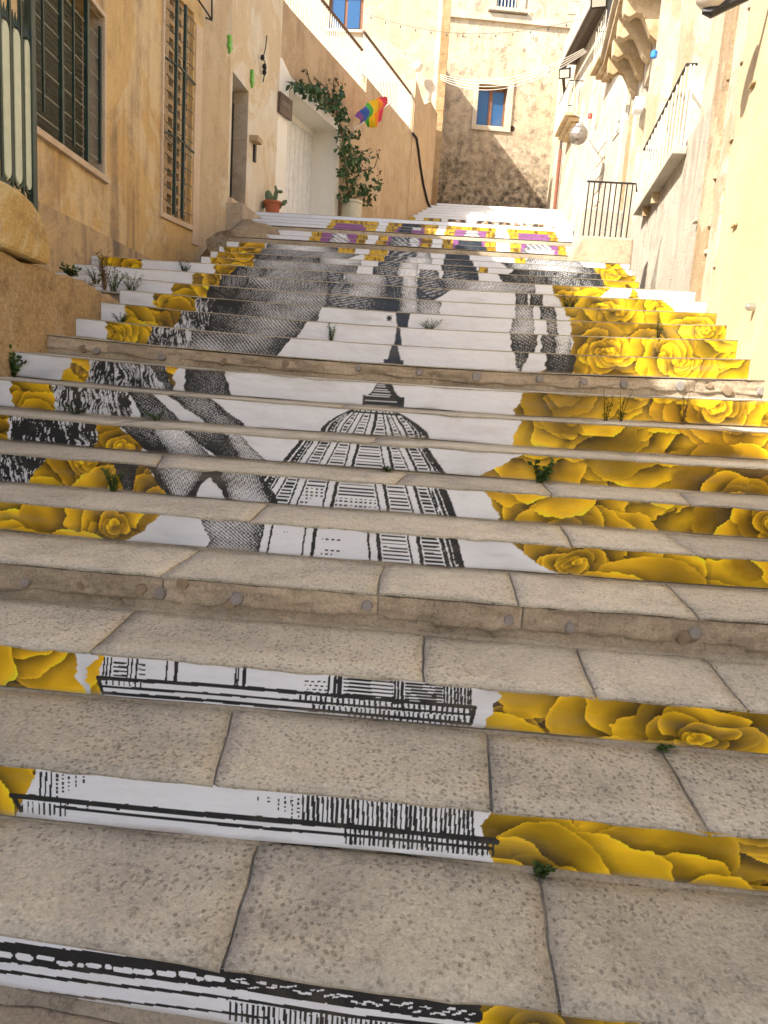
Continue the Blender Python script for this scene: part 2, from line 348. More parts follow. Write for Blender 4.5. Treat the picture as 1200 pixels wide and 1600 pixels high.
def quad(k, tl, tr, br, bl):
    """four photo columns on riser k -> bounds across at top and bottom of that riser"""
    D = DK[k]; zt, zb = ZK[k], ZK[k-1]
    return (x_at(tl, D, zt), x_at(tr, D, zt), x_at(br, D, zb), x_at(bl, D, zb))
def quad_region(k, q4, warp=0.012, seed=1):
    tl, tr, br, bl = q4
    g = grid((min(tl, bl)-0.06-CX0)/CDX, (max(tr, br)+0.06-CX0)/CDX, (k-1)*RH, k*RH-1)
    if g is None: return None
    rs, cs, X, s = g; v = s-(k-1)
    wob = (fbm(X*9, s*4, seed, 3)-0.5)*2*warp + (fbm(X*0+3, s*5, seed+9, 2)-0.5)*2*warp
    xl = bl+(tl-bl)*v+wob; xr = br+(tr-br)*v+wob*0.8
    return rs, cs, X, s, (X >= xl) & (X <= xr), (X-xl)/np.maximum(xr-xl, 1e-4), v
BLACK = np.array([0.016, 0.018, 0.021], np.float32); NAVY = np.array([0.020, 0.030, 0.050], np.float32); PAPER = np.array([0.70, 0.73, 0.785], np.float32)
YMASK = np.zeros((CH, CW), bool)
def put(rs, cs, m, colr): ART[rs, cs][m] = colr if np.ndim(colr) == 1 else colr[m]
def hatch(k, q4, tone, pitch, ang, seed, warp=0.012, edge=0.25, ink=BLACK):
    r = quad_region(k, q4, warp, seed)
    if r is None: return
    rs, cs, X, s, m, f, v = r; y = s*RZ
    t = tone+(fbm(X*2.2, s*0.7, 77, 3)-0.5)*0.75+edge*(np.abs(f-0.5)*2)**3
    lw = fbm(X*2.5, s*0.7, seed+5, 2)*0.06
    a = math.radians(ang); p1 = (X*math.sin(a)+y*math.cos(a)+lw)/pitch
    p2 = (X*math.sin(a+1.25)+y*math.cos(a+1.25)+lw*0.7)/pitch
    d1 = np.abs((p1 % 1)-0.5)*2; d2 = np.abs((p2 % 1)-0.5)*2
    on = (d1 < np.clip(t*1.15, 0, 0.97)) | (d2 < np.clip((t-0.42)*1.5, 0, 0.95))
    tint = (np.clip(0.74-0.62*np.clip(t, 0, 1)**1.3, 0.06, 0.74)*(0.8+0.4*fbm(X*60, s*14, seed+2, 2)))[..., None]*np.array([0.95, 0.98, 1.04], np.float32)
    ink = ink+(0.10*np.clip(0.9-t, 0, 1)*fbm(X*50, s*12, seed+8, 2))[..., None]
    put(rs, cs, m, np.where(on[..., None], ink, tint).astype(np.float32))
def fringe(k, q4, seed):
    r = quad_region(k, q4, 0.02, seed)
    if r is None: return
    rs, cs, X, s, m, f, v = r
    u = X+(fbm(X*7, s*1.3, seed, 3)-0.5)*0.10+v*0.03*np.sin(X*9)
    st = fbm(u*170, s*2.6, seed+3, 2); br = fbm(u*40, s*9, seed+4, 2)
    on = st+0.35*(br-0.5)-0.35*(fbm(X*4, s*0.8, seed+6, 2)-0.5) > 0.60
    put(rs, cs, m, np.where(on[..., None], PAPER*0.85, BLACK).astype(np.float32))
def flat(k, q4, colr, warp=0.004, seed=3, grainy=0.15):
    r = quad_region(k, q4, warp, seed)
    if r is None: return
    rs, cs, X, s, m, f, v = r
    g = 1+grainy*2*(fbm(X*40, s*12, seed, 3)-0.5)
    put(rs, cs, m, (np.asarray(colr, np.float32)*g[..., None]).astype(np.float32))
def yellow(k, q4, seed):
    r = quad_region(k, q4, 0.02, seed)
    if r is None: return
    rs, cs, X, s, m, f, v = r; YMASK[rs, cs] |= m
def speck(k, q4, cols, pitch, seed):
    r = quad_region(k, q4, 0.01, seed)
    if r is None: return
    rs, cs, X, s, m, f, v = r
    c = np.floor(fbm(X/pitch, s*2.2, seed, 2)*len(cols)*1.6-0.3*len(cols)).astype(int).clip(0, len(cols)-1)
    put(rs, cs, m, np.array(cols, np.float32)[c])

# yellow roses: which stretch of each riser they cover (photo columns: top left, top right, bottom right, bottom left)
YEL = [(1,745,1300,1300,733),(2,764,1300,1300,740),(2,-200,60,62,-200),(3,778,1300,1300,757),(3,-200,116,131,-200),(3,150,160,166,135),
 (5,793,1300,1300,866),(5,-200,256,196,-200),(6,757,1300,1300,782),(6,-200,232,262,-200),(7,816,1300,1300,752),(7,-200,16,15,-200),(7,150,184,226,146),
 (8,813,1300,1300,799),(8,18,86,90,24),(9,820,1300,1300,799),(9,116,140,139,93),(9,256,276,270,268),
 (11,896,1192,1192,838),(11,167,244,231,167),(11,352,364,362,340),(12,893,1170,1170,890),(12,195,284,273,195),(13,888,1152,1152,893),(13,240,309,306,243),
 (14,880,1130,1130,893),(14,272,328,326,268),(15,868,1035,1064,882),(15,305,348,346,300),(16,862,955,930,868),(16,988,991,1004,976),(16,335,373,373,333),(16,155,223,220,158),
 (17,935,999,1003,956),(17,330,398,397,328),(18,930,1000,1000,935),(18,340,400,398,335),(19,928,976,990,930),(19,350,412,402,345),(20,946,968,977,938),(20,376,415,412,366)]
for i, (k, *c) in enumerate(YEL): yellow(k, quad(k, *c), 40+i)
DY = np.array([0.10, 0.062, 0.004], np.float32)
def paint_roses():
    ty, tx = np.meshgrid(np.arange(1100)*CDX, np.arange(1100)*CDX, indexing='ij')
    TILE, TILE2, FINE = [(fbm(tx*f, ty*f, sd, 2)-0.5).astype(np.float32) for f, sd in ((5, 17), (4.2, 37), (24, 27))]
    base = np.zeros((CH, CW, 3), np.float32)+DY
    rows, cols_ = np.nonzero(YMASK[::18, ::18]); rr = np.random.default_rng(12)
    pts = np.stack([CX0+cols_*18*CDX, rows*18/RH], 1); rr.shuffle(pts); centres = []
    for X, s in pts:
        R_ = (0.58 if s < 10 else 0.46)*rr.uniform(0.65, 1.2)
        if all((X-a)**2+((s-b)*RZ)**2 > (0.62*min(R_, r))**2 for a, b, r in centres): centres.append((X, s, R_))
    for X0, s0, R_ in sorted(centres, key=lambda c: -c[2]):
        g = grid((X0-R_*1.15-CX0)/CDX, (X0+R_*1.15-CX0)/CDX, (s0*RZ-R_*1.0)/RZ*RH, (s0*RZ+R_*1.0)/RZ*RH)
        if g is None: continue
        rs, cs, X, s = g
        if not YMASK[rs, cs].any(): continue
        o1, o2 = rr.integers(0, 1100-X.shape[0]), rr.integers(0, 1100-X.shape[1]); sl = (slice(o1, o1+X.shape[0]), slice(o2, o2+X.shape[1]))
        n1, n2, nf = TILE[sl], TILE2[sl], FINE[sl]
        dx = (X-X0)+n1*0.34*R_; dy = (s*RZ-s0*RZ)*rr.uniform(1.0, 1.35)+n2*0.34*R_
        r_all = (np.hypot(dx, dy)/R_).astype(np.float32); th_all = np.arctan2(dy, dx).astype(np.float32); tg_all = base[rs, cs]; n_all = (n1, n2, nf); spin = rr.random()*6.28; hue = rr.uniform(0.92, 1.05)
        rad = 1.05
        while rad > 0.09:
            near_ = r_all < rad*1.45+0.10; rw = np.nonzero(near_.any(1))[0]; cw_ = np.nonzero(near_.any(0))[0]
            if len(rw) == 0: break
            win = (slice(rw[0], rw[-1]+1), slice(cw_[0], cw_[-1]+1)); r, th, tgt = r_all[win], th_all[win], tg_all[win]; n1, n2, nf = [n_[win] for n_ in n_all]
            npt = 3 if rad > 0.3 else 2
            for j in range(npt):
                wd = rr.uniform(0.75, 1.25)*(1.0 if rad > 0.3 else 1.3); d = (th-np.float32(spin+6.283*j/npt+rr.normal()*0.25-np.pi)) % np.float32(6.2832)-np.float32(np.pi); q_ = d/wd
                rim = rad*(1-0.30*q_**2+0.10*rr.normal()*q_+0.10*rr.uniform(-1, 1)*q_**3)+0.10*nf*rad+0.10*n2*rad
                ins = (np.abs(q_) < 1) & (r < rim)
                e = np.clip((rim-r)/(0.30*rad+0.07), 0, 1)      # 0 on the rim, 1 deep in the fold
                lit = rr.choice([0.42, 0.7, 0.9, 1.0, 1.12]); fold = 0.5+0.5*np.sin(q_*rr.uniform(2, 6)+n1*9+rr.random()*6)
                br = lit*(0.24+0.76*(1-e))*(0.60+0.40*fold)*(1+0.5*nf)
                br = br+0.22*lit*np.exp(-((rim-r)/(0.016+0.01*rad))**2)
                sh = np.clip(1-(r-rim)/0.10, 0, 1)*(r >= rim)*(np.abs(q_) < 1)
                tgt *= (1-0.42*sh)[..., None]
                b_ = br[ins]; tgt[ins] = np.stack([0.98*b_+0.014, (0.605*hue)*b_+0.008, 0.012*b_+0.0005], -1)
            spin += rr.uniform(0.6, 1.3); rad *= rr.uniform(0.70, 0.82)
    ART[YMASK] = np.clip(base, 0.002, 0.85)[YMASK]
paint_roses()
# soft grey gradients on the print beside the roses
for k, c in ((5,(200,330,330,190)),(9,(60,125,100,30)),(5,(700,800,860,730)),(3,(116,165,158,131)),(7,(700,815,760,700))):
    r = quad_region(k, quad(k, *c), 0.0, 1)
    if r:
        rs, cs, X, s, m, f, v = r; sub = ART[rs, cs]; mm = m & ~YMASK[rs, cs]
        sub[mm] *= (1-0.35*np.clip(np.sin(np.pi*np.clip(f, 0, 1)), 0, 1)*fbm(X*3, s, 5, 2))[mm][:, None]

# the engraved dome: ribs as columns at (top of riser, bottom of riser) for risers 8,7,6,5
RIBS = [((552,503),(473,443),(413,385),(352,325)), ((553,523),(490,465),(437,410),(372,350)), ((563,540),(517,497),(467,450),(412,402)), ((580,568),(547,537),(513,503),(477,470)),
        ((597,603),(593,600),(585,592),(573,577)), ((607,627),(620,638),(632,645),(635,643)), ((620,648),(652,673),(667,683),(685,697)), ((618,668),(665,693),(693,710),(710,722))]
def dome():
    tones = [0.72, 0.55, 0.30, 0.30, 0.30, 0.52, 0.72, 0.97]
    for n, k in enumerate((8, 7, 6, 5)):
        D = DK[k]
        T = [x_at(r[n][0], D, ZK[k]) for r in RIBS]; B = [x_at(r[n][1], D, ZK[k-1]) for r in RIBS]
        if k == 8: T = [min(max(t, T[1]), T[-2]+0.0) for t in T]
        g = grid((min(B)-0.1-CX0)/CDX, (max(B)+0.1-CX0)/CDX, (k-1)*RH, k*RH-1); rs, cs, X, s = g; v = s-(k-1)
        wob = (fbm(X*25, s*8, 3, 2)-0.5)*0.004; Xw = X+wob
        E = [B[i]+(T[i]-B[i])*v**(1.7 if i in (0, 1, 6, 7) and k == 8 else 1.0) for i in range(8)]
        sub = ART[rs, cs]; ins = (Xw > E[0]) & (Xw < E[7]); sub[ins] = PAPER
        for i in range(7):
            wd = np.maximum(E[i+1]-E[i], 1e-3); wb_ = np.minimum(0.030, wd*0.28); l2 = np.minimum(0.009 if i < 3 else 0.017, wd*0.2)
            x0_ = E[i]+0.008+wb_+l2; cell = (Xw > x0_+0.006) & (Xw < E[i+1]-0.007)
            lines = 8; row = np.floor(v*lines+0.2); ph = (v*lines+0.2+(fbm(X*10, row*3.3, 9, 2)-0.5)*0.10) % 1
            thin = (0.66, 0.54, 0.40, 0.36, 0.42, 0.54, 0.66)[i]
            rung = cell & (ph < thin)
            if i in (2, 3) and k <= 6:   # the lit panels break into dots and blank paper
                fade = np.clip((5.75-s)*0.95, 0, 1) if i == 3 else np.clip((6.0-s)*0.9, 0, 1)
                dots = ((X*42) % 1 < 0.55); fpos = (Xw-E[i])/wd
                rung &= (fade < 0.25) | (dots & (fade < 0.62)) | (dots & (np.abs(fpos-0.45) < 0.16) & (vnoise(X*20, row*5, 4) > fade*0.75))
            sub[rung] = BLACK
            sub[(np.abs(Xw-E[i]-0.004) < 0.0045) & ins] = BLACK
            sub[(Xw > E[i]+0.008+wb_) & (Xw < x0_) & ins] = BLACK
        if k == 8: sub[ins & (v > 0.86) & (((v*22) % 1) < 0.62)] = BLACK
        f6 = (Xw-E[6])/np.maximum(E[7]-E[6], 1e-3); last = ins & (f6 > 0.12)
        sub[last & (np.abs(f6-0.33) > 0.05) & (np.abs(f6-0.62) > 0.03) & (fbm(X*70, s*2.0, 8, 2) < 0.70)] = BLACK
        f0 = (Xw-E[0])/np.maximum(E[1]-E[0], 1e-3); first = ins & (f0 < 0.9)
        sub[first & (np.abs(f0-0.35) > 0.10) & (np.abs(f0-0.7) > 0.08)] = BLACK
        sub[(np.abs(Xw-E[0]) < 0.008) | (np.abs(Xw-E[7]) < 0.012)] = BLACK
dome()
# lantern roof and finial above the dome
for k, c in ((11,(612,621,628,604)),(12,(620,625,628,615)),(13,(618,641,636,621))): flat(k, quad(k, *c), NAVY, 0.003)
r = quad_region(9, quad(9, 560,640,640,560), 0.0, 2); rs, cs, X, s, m, f, v = r
xc = (x_at(600, DK[9], ZK[9])+x_at(599, DK[9], ZK[8]))/2; px_m = DK[9]/F_PX
tt = np.clip((v-0.44)/0.56, 0, 1); hw_ = np.where(v < 0.44, 32, 27-16*tt**0.55)*px_m; body_ = np.abs(X-xc) < hw_
ART[rs, cs][body_] = BLACK; ART[rs, cs][body_ & (((v*10) % 1) < 0.36) & (X-xc > -hw_*0.88) & (X-xc < hw_*(0.72-0.7*vnoise(np.floor(v*10)*3.1, v*0, 3)))] = PAPER*0.85
r = quad_region(11, quad(11, 598,632,630,600), 0.0, 2); rs, cs, X, s, m, f, v = r; ART[rs, cs][m & (v < 0.28)] = NAVY
r = quad_region(13, quad(13, 604,612,612,604), 0.0, 2); rs, cs, X, s, m, f, v = r
ART[rs, cs][m & (np.abs(v-0.62) < 0.16) & (((np.abs(f-0.5) < 0.12) | (np.abs(v-0.62) < 0.04) | (np.abs(np.abs(f-0.5)*0.32-np.abs(v-0.62)) < 0.03)))] = BLACK

# lines on the three lowest risers (drum and cornice), each a stroke between two photo points on the riser
def S_of(px, py, k):
    p = atD(px, py, DK[k])
    for _ in range(2): p = atD(px, py, DK[k]+float(yo(k, p.x)))
    return p.x, (k-1)+(p.z-zf(k-1, p.x))/(zf(k, p.x)-zf(k-1, p.x))
def stroke(k, pts, wpx, colr=BLACK, dash=None, seed=1):
    w = wpx*DK[k]/F_PX/2*1.25
    P = [S_of(x, y, k) for x, y in pts]
    for (xa, sa), (xb, sb) in zip(P, P[1:]):
        pad = w*2
        g = grid((min(xa, xb)-pad-CX0)/CDX, (max(xa, xb)+pad-CX0)/CDX, max((min(sa, sb)-pad/RZ), k-1)*RH, min((max(sa, sb)+pad/RZ), k-0.02)*RH)
        if g is None: continue
        rs, cs, X, s = g; ya, yb = sa*RZ, sb*RZ; dx, dy = xb-xa, yb-ya; L2 = dx*dx+dy*dy+1e-9
        t = np.clip(((X-xa)*dx+(s*RZ-ya)*dy)/L2, 0, 1); d = np.hypot(X-xa-t*dx, s*RZ-ya-t*dy)
        on = d < w*(0.75+0.5*fbm(X*40, s*6, seed, 2))
        if dash: on &= ((t*math.sqrt(L2)/dash+seed*0.37) % 1) < 0.55
        ART[rs, cs][on] = colr
def ticks(k, x0, x1, step, ya, yb, wpx, seed=1, slope=0.10):
    x = x0; i = 0
    while x < x1:
        y0 = ya+(x-x0)*slope; y1 = yb+(x-x0)*slope; stroke(k, [(x, y0), (x+random.uniform(-1, 1), y1)], wpx*random.uniform(0.8, 1.25), seed=i+seed); x += step*random.uniform(0.85, 1.15); i += 1
# riser 3
flat(3, quad(3, 166,735,742,158), PAPER, 0.002, grainy=0.02)
stroke(3, [(154,1058),(400,1076),(560,1090),(742,1106)], 6); stroke(3, [(157,1072),(600,1107),(738,1118)], 4); stroke(3, [(163,1083),(600,1121),(735,1134)], 5)
stroke(3, [(154,1057),(162,1085)], 5); stroke(3, [(741,1105),(735,1134)], 6)
for x in (165,170,176): stroke(3, [(x,1025),(x-3,1056)], 2.6)
for i in range(4): stroke(3, [(180,1033+i*7),(198,1034+i*7)], 3)
for x, wd in ((202,2.5),(208,2.5),(216,3),(263,2.8),(275,2.6),(278,3.4),(370,2.6),(374,2),(384,5),(516,2.5),(526,4),(533,6)): stroke(3, [(x,1024+(x-165)*0.055),(x-3,1060+(x-165)*0.075)], wd)
for i in range(3): stroke(3, [(219,1036+i*8),(227,1037+i*8)], 2.5); stroke(3, [(478,1062+i*7),(512,1064+i*7)], 2.3, dash=0.018, seed=i)
for i in range(5): stroke(3, [(539,1058+i*6.6),(614,1063+i*6.6)], 3.0)
for x in (618,623,629): stroke(3, [(x,1062),(x-1,1100)], 3.5)
for i in range(7): stroke(3, [(634,1065+i*5.4),(690,1068+i*5.4)], 3.4)
for x in (694,699,705,711,716,721,726,731,735): stroke(3, [(x,1068),(x,1104)], 3.0)
ticks(3, 470, 738, 8.5, 1087, 1098, 3.0, 3, 0.085); ticks(3, 490, 735, 8.0, 1103, 1113, 3.0, 5, 0.085); ticks(3, 545, 735, 9, 1117, 1128, 3.0, 8, 0.085); ticks(3, 168, 225, 9, 1062, 1069, 2.2, 9, 0.08)
# riser 2
flat(2, quad(2, 62,742,770,25), PAPER, 0.002, grainy=0.02)
stroke(2, [(20,1243),(150,1256),(300,1270),(560,1292),(775,1316)], 9); stroke(2, [(90,1261),(400,1293),(600,1312),(765,1327)], 4.5); stroke(2, [(22,1243),(34,1268)], 7)
for x in (66,74,82): stroke(2, [(x,1203),(x-2,1244)], 3)
for j, x in enumerate((91,100,109,120,132)): stroke(2, [(x,1207+j),(x,1246-j*7)], 3, dash=0.012, seed=j)
for j, x in enumerate((404,420,436,446,457,467)): stroke(2, [(x,1243),(x,1246+8*j)], 3, dash=0.012, seed=j)
ticks(2, 474, 742, 7.6, 1240, 1285, 3.6, 11, 0.075); ticks(2, 540, 770, 7.6, 1297, 1320, 3.4, 12, 0.085); ticks(2, 36, 110, 8.5, 1252, 1270, 2.6, 13, 0.09)
stroke(2, [(690,1305),(772,1314)], 10)
# riser 1
flat(1, quad(1, -200,745,740,-200), PAPER, 0.002, grainy=0.02)
stroke(1, [(-60,1466),(0,1474),(200,1497),(345,1513),(600,1549),(742,1568)], 17)
stroke(1, [(-60,1482),(0,1490),(200,1512),(345,1528),(600,1565),(742,1583)], 27)
stroke(1, [(-60,1511),(0,1518),(345,1557),(600,1590),(740,1606)], 7); stroke(1, [(-60,1540),(0,1546),(300,1578),(420,1592)], 5); stroke(1, [(-60,1556),(0,1562),(80,1570)], 6); stroke(1, [(95,1573),(180,1581),(300,1594)], 6)
x = -40
while x < 735:
    y = (1488+x*0.113 if x < 345 else 1527+(x-345)*0.142)+random.uniform(-2, 3)
    if x < 330:
        L = random.choice((3, 4, 16, 22)); stroke(1, [(x, y), (x+L, y+L*0.11)], random.uniform(8, 13) if L > 5 else random.uniform(7, 10), PAPER, seed=int(x)+60); x += L+random.uniform(9, 15)
    else:
        L = random.choice((6, 10, 14)); dy = random.choice((-5, 0, 5)); stroke(1, [(x, y+dy), (x+L, y+dy+random.uniform(-3, 4))], random.uniform(2.2, 4), PAPER, seed=int(x)+60); x += random.uniform(7, 13)
ticks(1, 360, 742, 8.2, 1566, 1596, 3.6, 31, 0.125)

# engraved arms and cloth
for i, (k, kind, *c) in enumerate([
 (9,'f',139,236,266,137),(9,'d',234,258,271,260),(9,'d',288,350,362,290),(8,'f',85,206,204,88),(8,'d',203,238,283,222),(8,'d',264,330,386,322),
 (7,'f',18,152,148,15),(7,'d',182,236,336,230),(7,'l',240,290,328,262),(7,'d',283,350,402,338),(7,'l',352,374,414,374),
 (6,'f',-60,76,40,-60),(6,'d',176,216,205,192),(6,'d',228,330,308,262),(6,'l',236,318,292,268),(6,'d',318,408,437,352),(6,'l',344,404,420,362),(5,'h',313,411,404,330),
 (11,'f',240,304,300,232),(11,'h',300,456,432,296),(12,'f',283,332,326,272),(12,'d',330,362,350,325),(12,'h',356,480,462,346),
 (13,'f',308,338,332,305),(13,'d',336,380,368,330),(13,'h',378,502,492,366),(14,'d',327,376,366,320),(14,'h',374,513,508,364),(14,'n',510,624,622,505),(14,'l',622,652,650,622),(14,'h',652,690,684,652),
 (15,'d',347,392,382,340),(15,'h',390,514,512,380),(15,'n',512,548,546,510),(15,'h',546,606,606,545),(15,'n',604,640,636,604),(15,'l',626,652,654,628),(15,'n',652,706,668,652),
 (16,'d',373,420,410,350),(16,'h',418,512,512,408),(16,'n',510,536,540,512),(16,'h',538,604,606,540),(16,'n',602,632,628,604),(16,'l',628,650,652,630),(16,'n',650,692,702,652),(16,'h',690,836,836,700),
 (15,'d',806,825,824,804),(15,'d',827,848,850,829),(14,'h',806,834,832,803),(14,'d',842,866,871,845),(13,'h',800,834,834,795),(13,'d',853,869,872,856),(12,'d',796,842,832,798),(12,'d',845,868,868,843),(12,'l',868,893,890,866),(11,'d',804,828,812,808),(11,'d',852,900,894,852),
 (17,'h',397,560,556,395),(18,'d',398,520,556,397),(18,'l',500,566,560,500),(19,'h',410,564,520,400),(20,'l',418,528,560,412),
 (17,'d',776,942,945,790),(18,'d',804,938,942,780),(19,'h',782,928,936,806),(20,'l',826,905,925,790),
 (17,'n',583,624,622,580),(17,'l',622,652,655,622),(17,'n',655,684,688,655),(17,'n',692,746,750,690),(18,'n',592,630,626,588),(18,'l',626,655,652,622),(18,'n',690,745,746,690),(19,'n',602,640,634,596),(19,'l',636,676,672,630),(19,'n',694,738,744,692),(20,'n',608,652,648,602),(20,'l',650,672,676,648),(20,'n',695,732,738,694)]):
    qd = quad(k, *c); near = k < 10; pit = 0.0125 if near else 0.021
    if kind == 'f': fringe(k, qd, 300+i)
    elif kind == 'd': hatch(k, qd, 0.64, pit, 25, 300+i, ink=BLACK)
    elif kind == 'h': hatch(k, qd, 0.40, pit, 40, 300+i, ink=BLACK)
    elif kind == 'l': hatch(k, qd, 0.18, pit*0.9, 70, 300+i, edge=0.35)
    else: hatch(k, qd, 0.66, pit*0.8, 10, 300+i, ink=NAVY)
# four gilded frames with purple panels
GOLD = [(0.16,0.09,0.006), (0.50,0.31,0.02), (0.62,0.40,0.03), (0.30,0.17,0.01)]; PURP = (0.24,0.085,0.25)
for i, (k, *c) in enumerate([(27,518,592,592,516),(26,514,590,588,513),(25,512,588,587,510),(23,488,575,573,485),(22,484,572,570,480),(20,530,556,552,526),
  (27,607,686,685,605),(26,604,684,682,602),(25,603,682,680,600),(23,592,676,674,588),(22,588,674,672,582),(20,578,606,603,574),(19,570,601,598,566),
  (27,698,775,775,696),(26,696,774,773,695),(25,694,774,774,692),(23,692,776,774,690),(22,690,775,774,688),(18,748,762,762,746),
  (27,792,868,870,792),(26,794,870,871,795),(25,796,872,874,796),(23,796,884,884,796),(22,797,886,887,797),(20,803,822,820,804)]): speck(k, quad(k, *c), GOLD, 0.045, 500+i)
for i, (k, *c) in enumerate([(26,526,568,566,524),(25,522,572,570,520),(23,504,558,556,502),(22,501,557,555,499),(26,622,664,663,620),(25,618,664,662,615),(23,607,659,657,605),(22,604,657,655,602),
  (26,712,760,759,711),(25,710,760,759,709),(23,708,758,757,707),(22,707,757,756,706),(26,810,858,858,810),(25,810,858,860,810),(23,814,871,871,813),(22,813,872,872,812)]): flat(k, quad(k, *c), PURP, 0.004, 60+i, 0.4)
for i, (k, kd, *c) in enumerate([(22,'l',516,546,548,514),(23,'l',520,542,544,516),(27,'n',628,656,660,626),(26,'n',626,650,646,622),(26,'l',644,658,656,642),(25,'n',624,644,640,618),(23,'h',612,640,638,608),(23,'l',640,655,655,638),(22,'h',608,640,636,606),(22,'l',640,655,655,638),
  (26,'l',728,746,748,726),(25,'l',726,748,750,722),(23,'n',716,752,756,714),(22,'n',712,760,764,710),(23,'l',822,860,862,820),(22,'l',818,866,868,816)]):
    hatch(k, quad(k, *c), {'l':0.2,'h':0.5,'n':0.85}[kd], 0.05, 30, 700+i, ink=NAVY)

# ------------------------------------------------------------------ build the steps
ground = MB().add([(-400,-400,-0.02),(400,-400,-0.02),(400,600,-0.02),(-400,600,-0.02)], [(0,1,2,3)]).build('ground', M['ground']); struct(ground)
stairs = bpy.data.objects.new('staircase', None); COL.link(stairs); struct(stairs)
JOINTS = {1:[((405,1330),(345,1505)),((840,1368),(872,1562))], 2:[((365,1150),(334,1222)),((760,1150),(770,1256)),((1030,1175),(1107,1292))],
 3:[((215,962),(143,1016)),((662,995),(661,1066)),((900,1015),(931,1086)),((1100,1032),(1168,1108))], 4:[((312,862),(255,900)),((600,884),(590,920)),((795,905),(810,940)),((1040,915),(1090,957))],
 5:[((420,808),(392,822)),((874,820),(894,848)),((1033,827),(1087,861))], 6:[((255,712),(246,722)),((640,738),(618,752)),((847,756),(862,772)),((1060,770),(1078,790))]}
def riser_px_x(px, k, back):   # across position of a photo column on the tread of step k, at its back or front edge
    D = DK[k+1] if back else DK[k]; return x_at(px, D, ZK[k])
def slab(k, xa_f, xb_f, xa_b, xb_b, parent, mat, nx, ny, lift):
    y0 = DK[k]-0.010; y1 = DK[k+1]+0.02; m = MB(); vs = []; gap = 0.003 if k > 6 else 0.0042
    thk = 0.009 if k <= 7 else (0.007 if k <= 16 else 0.005)
    amp = 1.0 if k <= 9 else 0.5
    fx, fy = np.meshgrid(np.arange(nx+1)/nx, np.arange(ny+1)/ny)
    xl = xa_f+(xa_b-xa_f)*fy+gap; xr = xb_f+(xb_b-xb_f)*fy-gap
    X = xl+(xr-xl)*fx; Y = y0+(y1-y0)*fy; Y = Y+yo(k, X)*(1-fy); Z = zf(k, X)+lift
    n = fbm(X*5.0+k*7, Y*5.0, 21, 3)-0.5; e = fbm(X*22.0+k*3, Y*22.0, 33, 2)-0.5
    Z = Z+0.009*n*amp
    side = (fx == 0) | (fx == 1); front = fy == 0
    X = X+np.where(side, e*0.016*amp, 0); Y = Y+np.where(front, e*0.012*amp, 0)
    Z = Z-np.where(side, 0.0015+np.maximum(0, e)*0.006, 0)-np.where(front, 0.001+np.maximum(0, e)*0.003*amp+0.005*amp*np.clip((fbm(X*9.0+k, Y*0+k*2.0, 35, 3)-0.60)*6, 0, 1), 0)
    vs = [tuple(p) for p in np.stack([X, Y, Z], -1).reshape(-1, 3)]
    w_ = nx+1; fs = [(j*w_+i, j*w_+i+1, (j+1)*w_+i+1, (j+1)*w_+i) for j in range(ny) for i in range(nx)]
    rim = [i for i in range(w_)]+[j*w_+nx for j in range(1, ny+1)]+[ny*w_+i for i in range(nx-1, -1, -1)]+[j*w_ for j in range(ny-1, 0, -1)]
    n0 = len(vs); vs += [(vs[i][0], vs[i][1]+(0.004 if i < w_ else 0), vs[i][2]-thk) for i in rim]
    L = len(rim); fs += [(rim[i], n0+i, n0+(i+1) % L, rim[(i+1) % L]) for i in range(L)]
    m.add(vs, fs); o = m.build('tread_slab', mat, parent, smooth=False); 
    nt_ = nx*ny; o.data.polygons.foreach_set('use_smooth', [i < nt_ for i in range(len(o.data.polygons))])
    return o
def xs_between(a, b, n): return [a+(b-a)*i/n for i in range(n+1)]
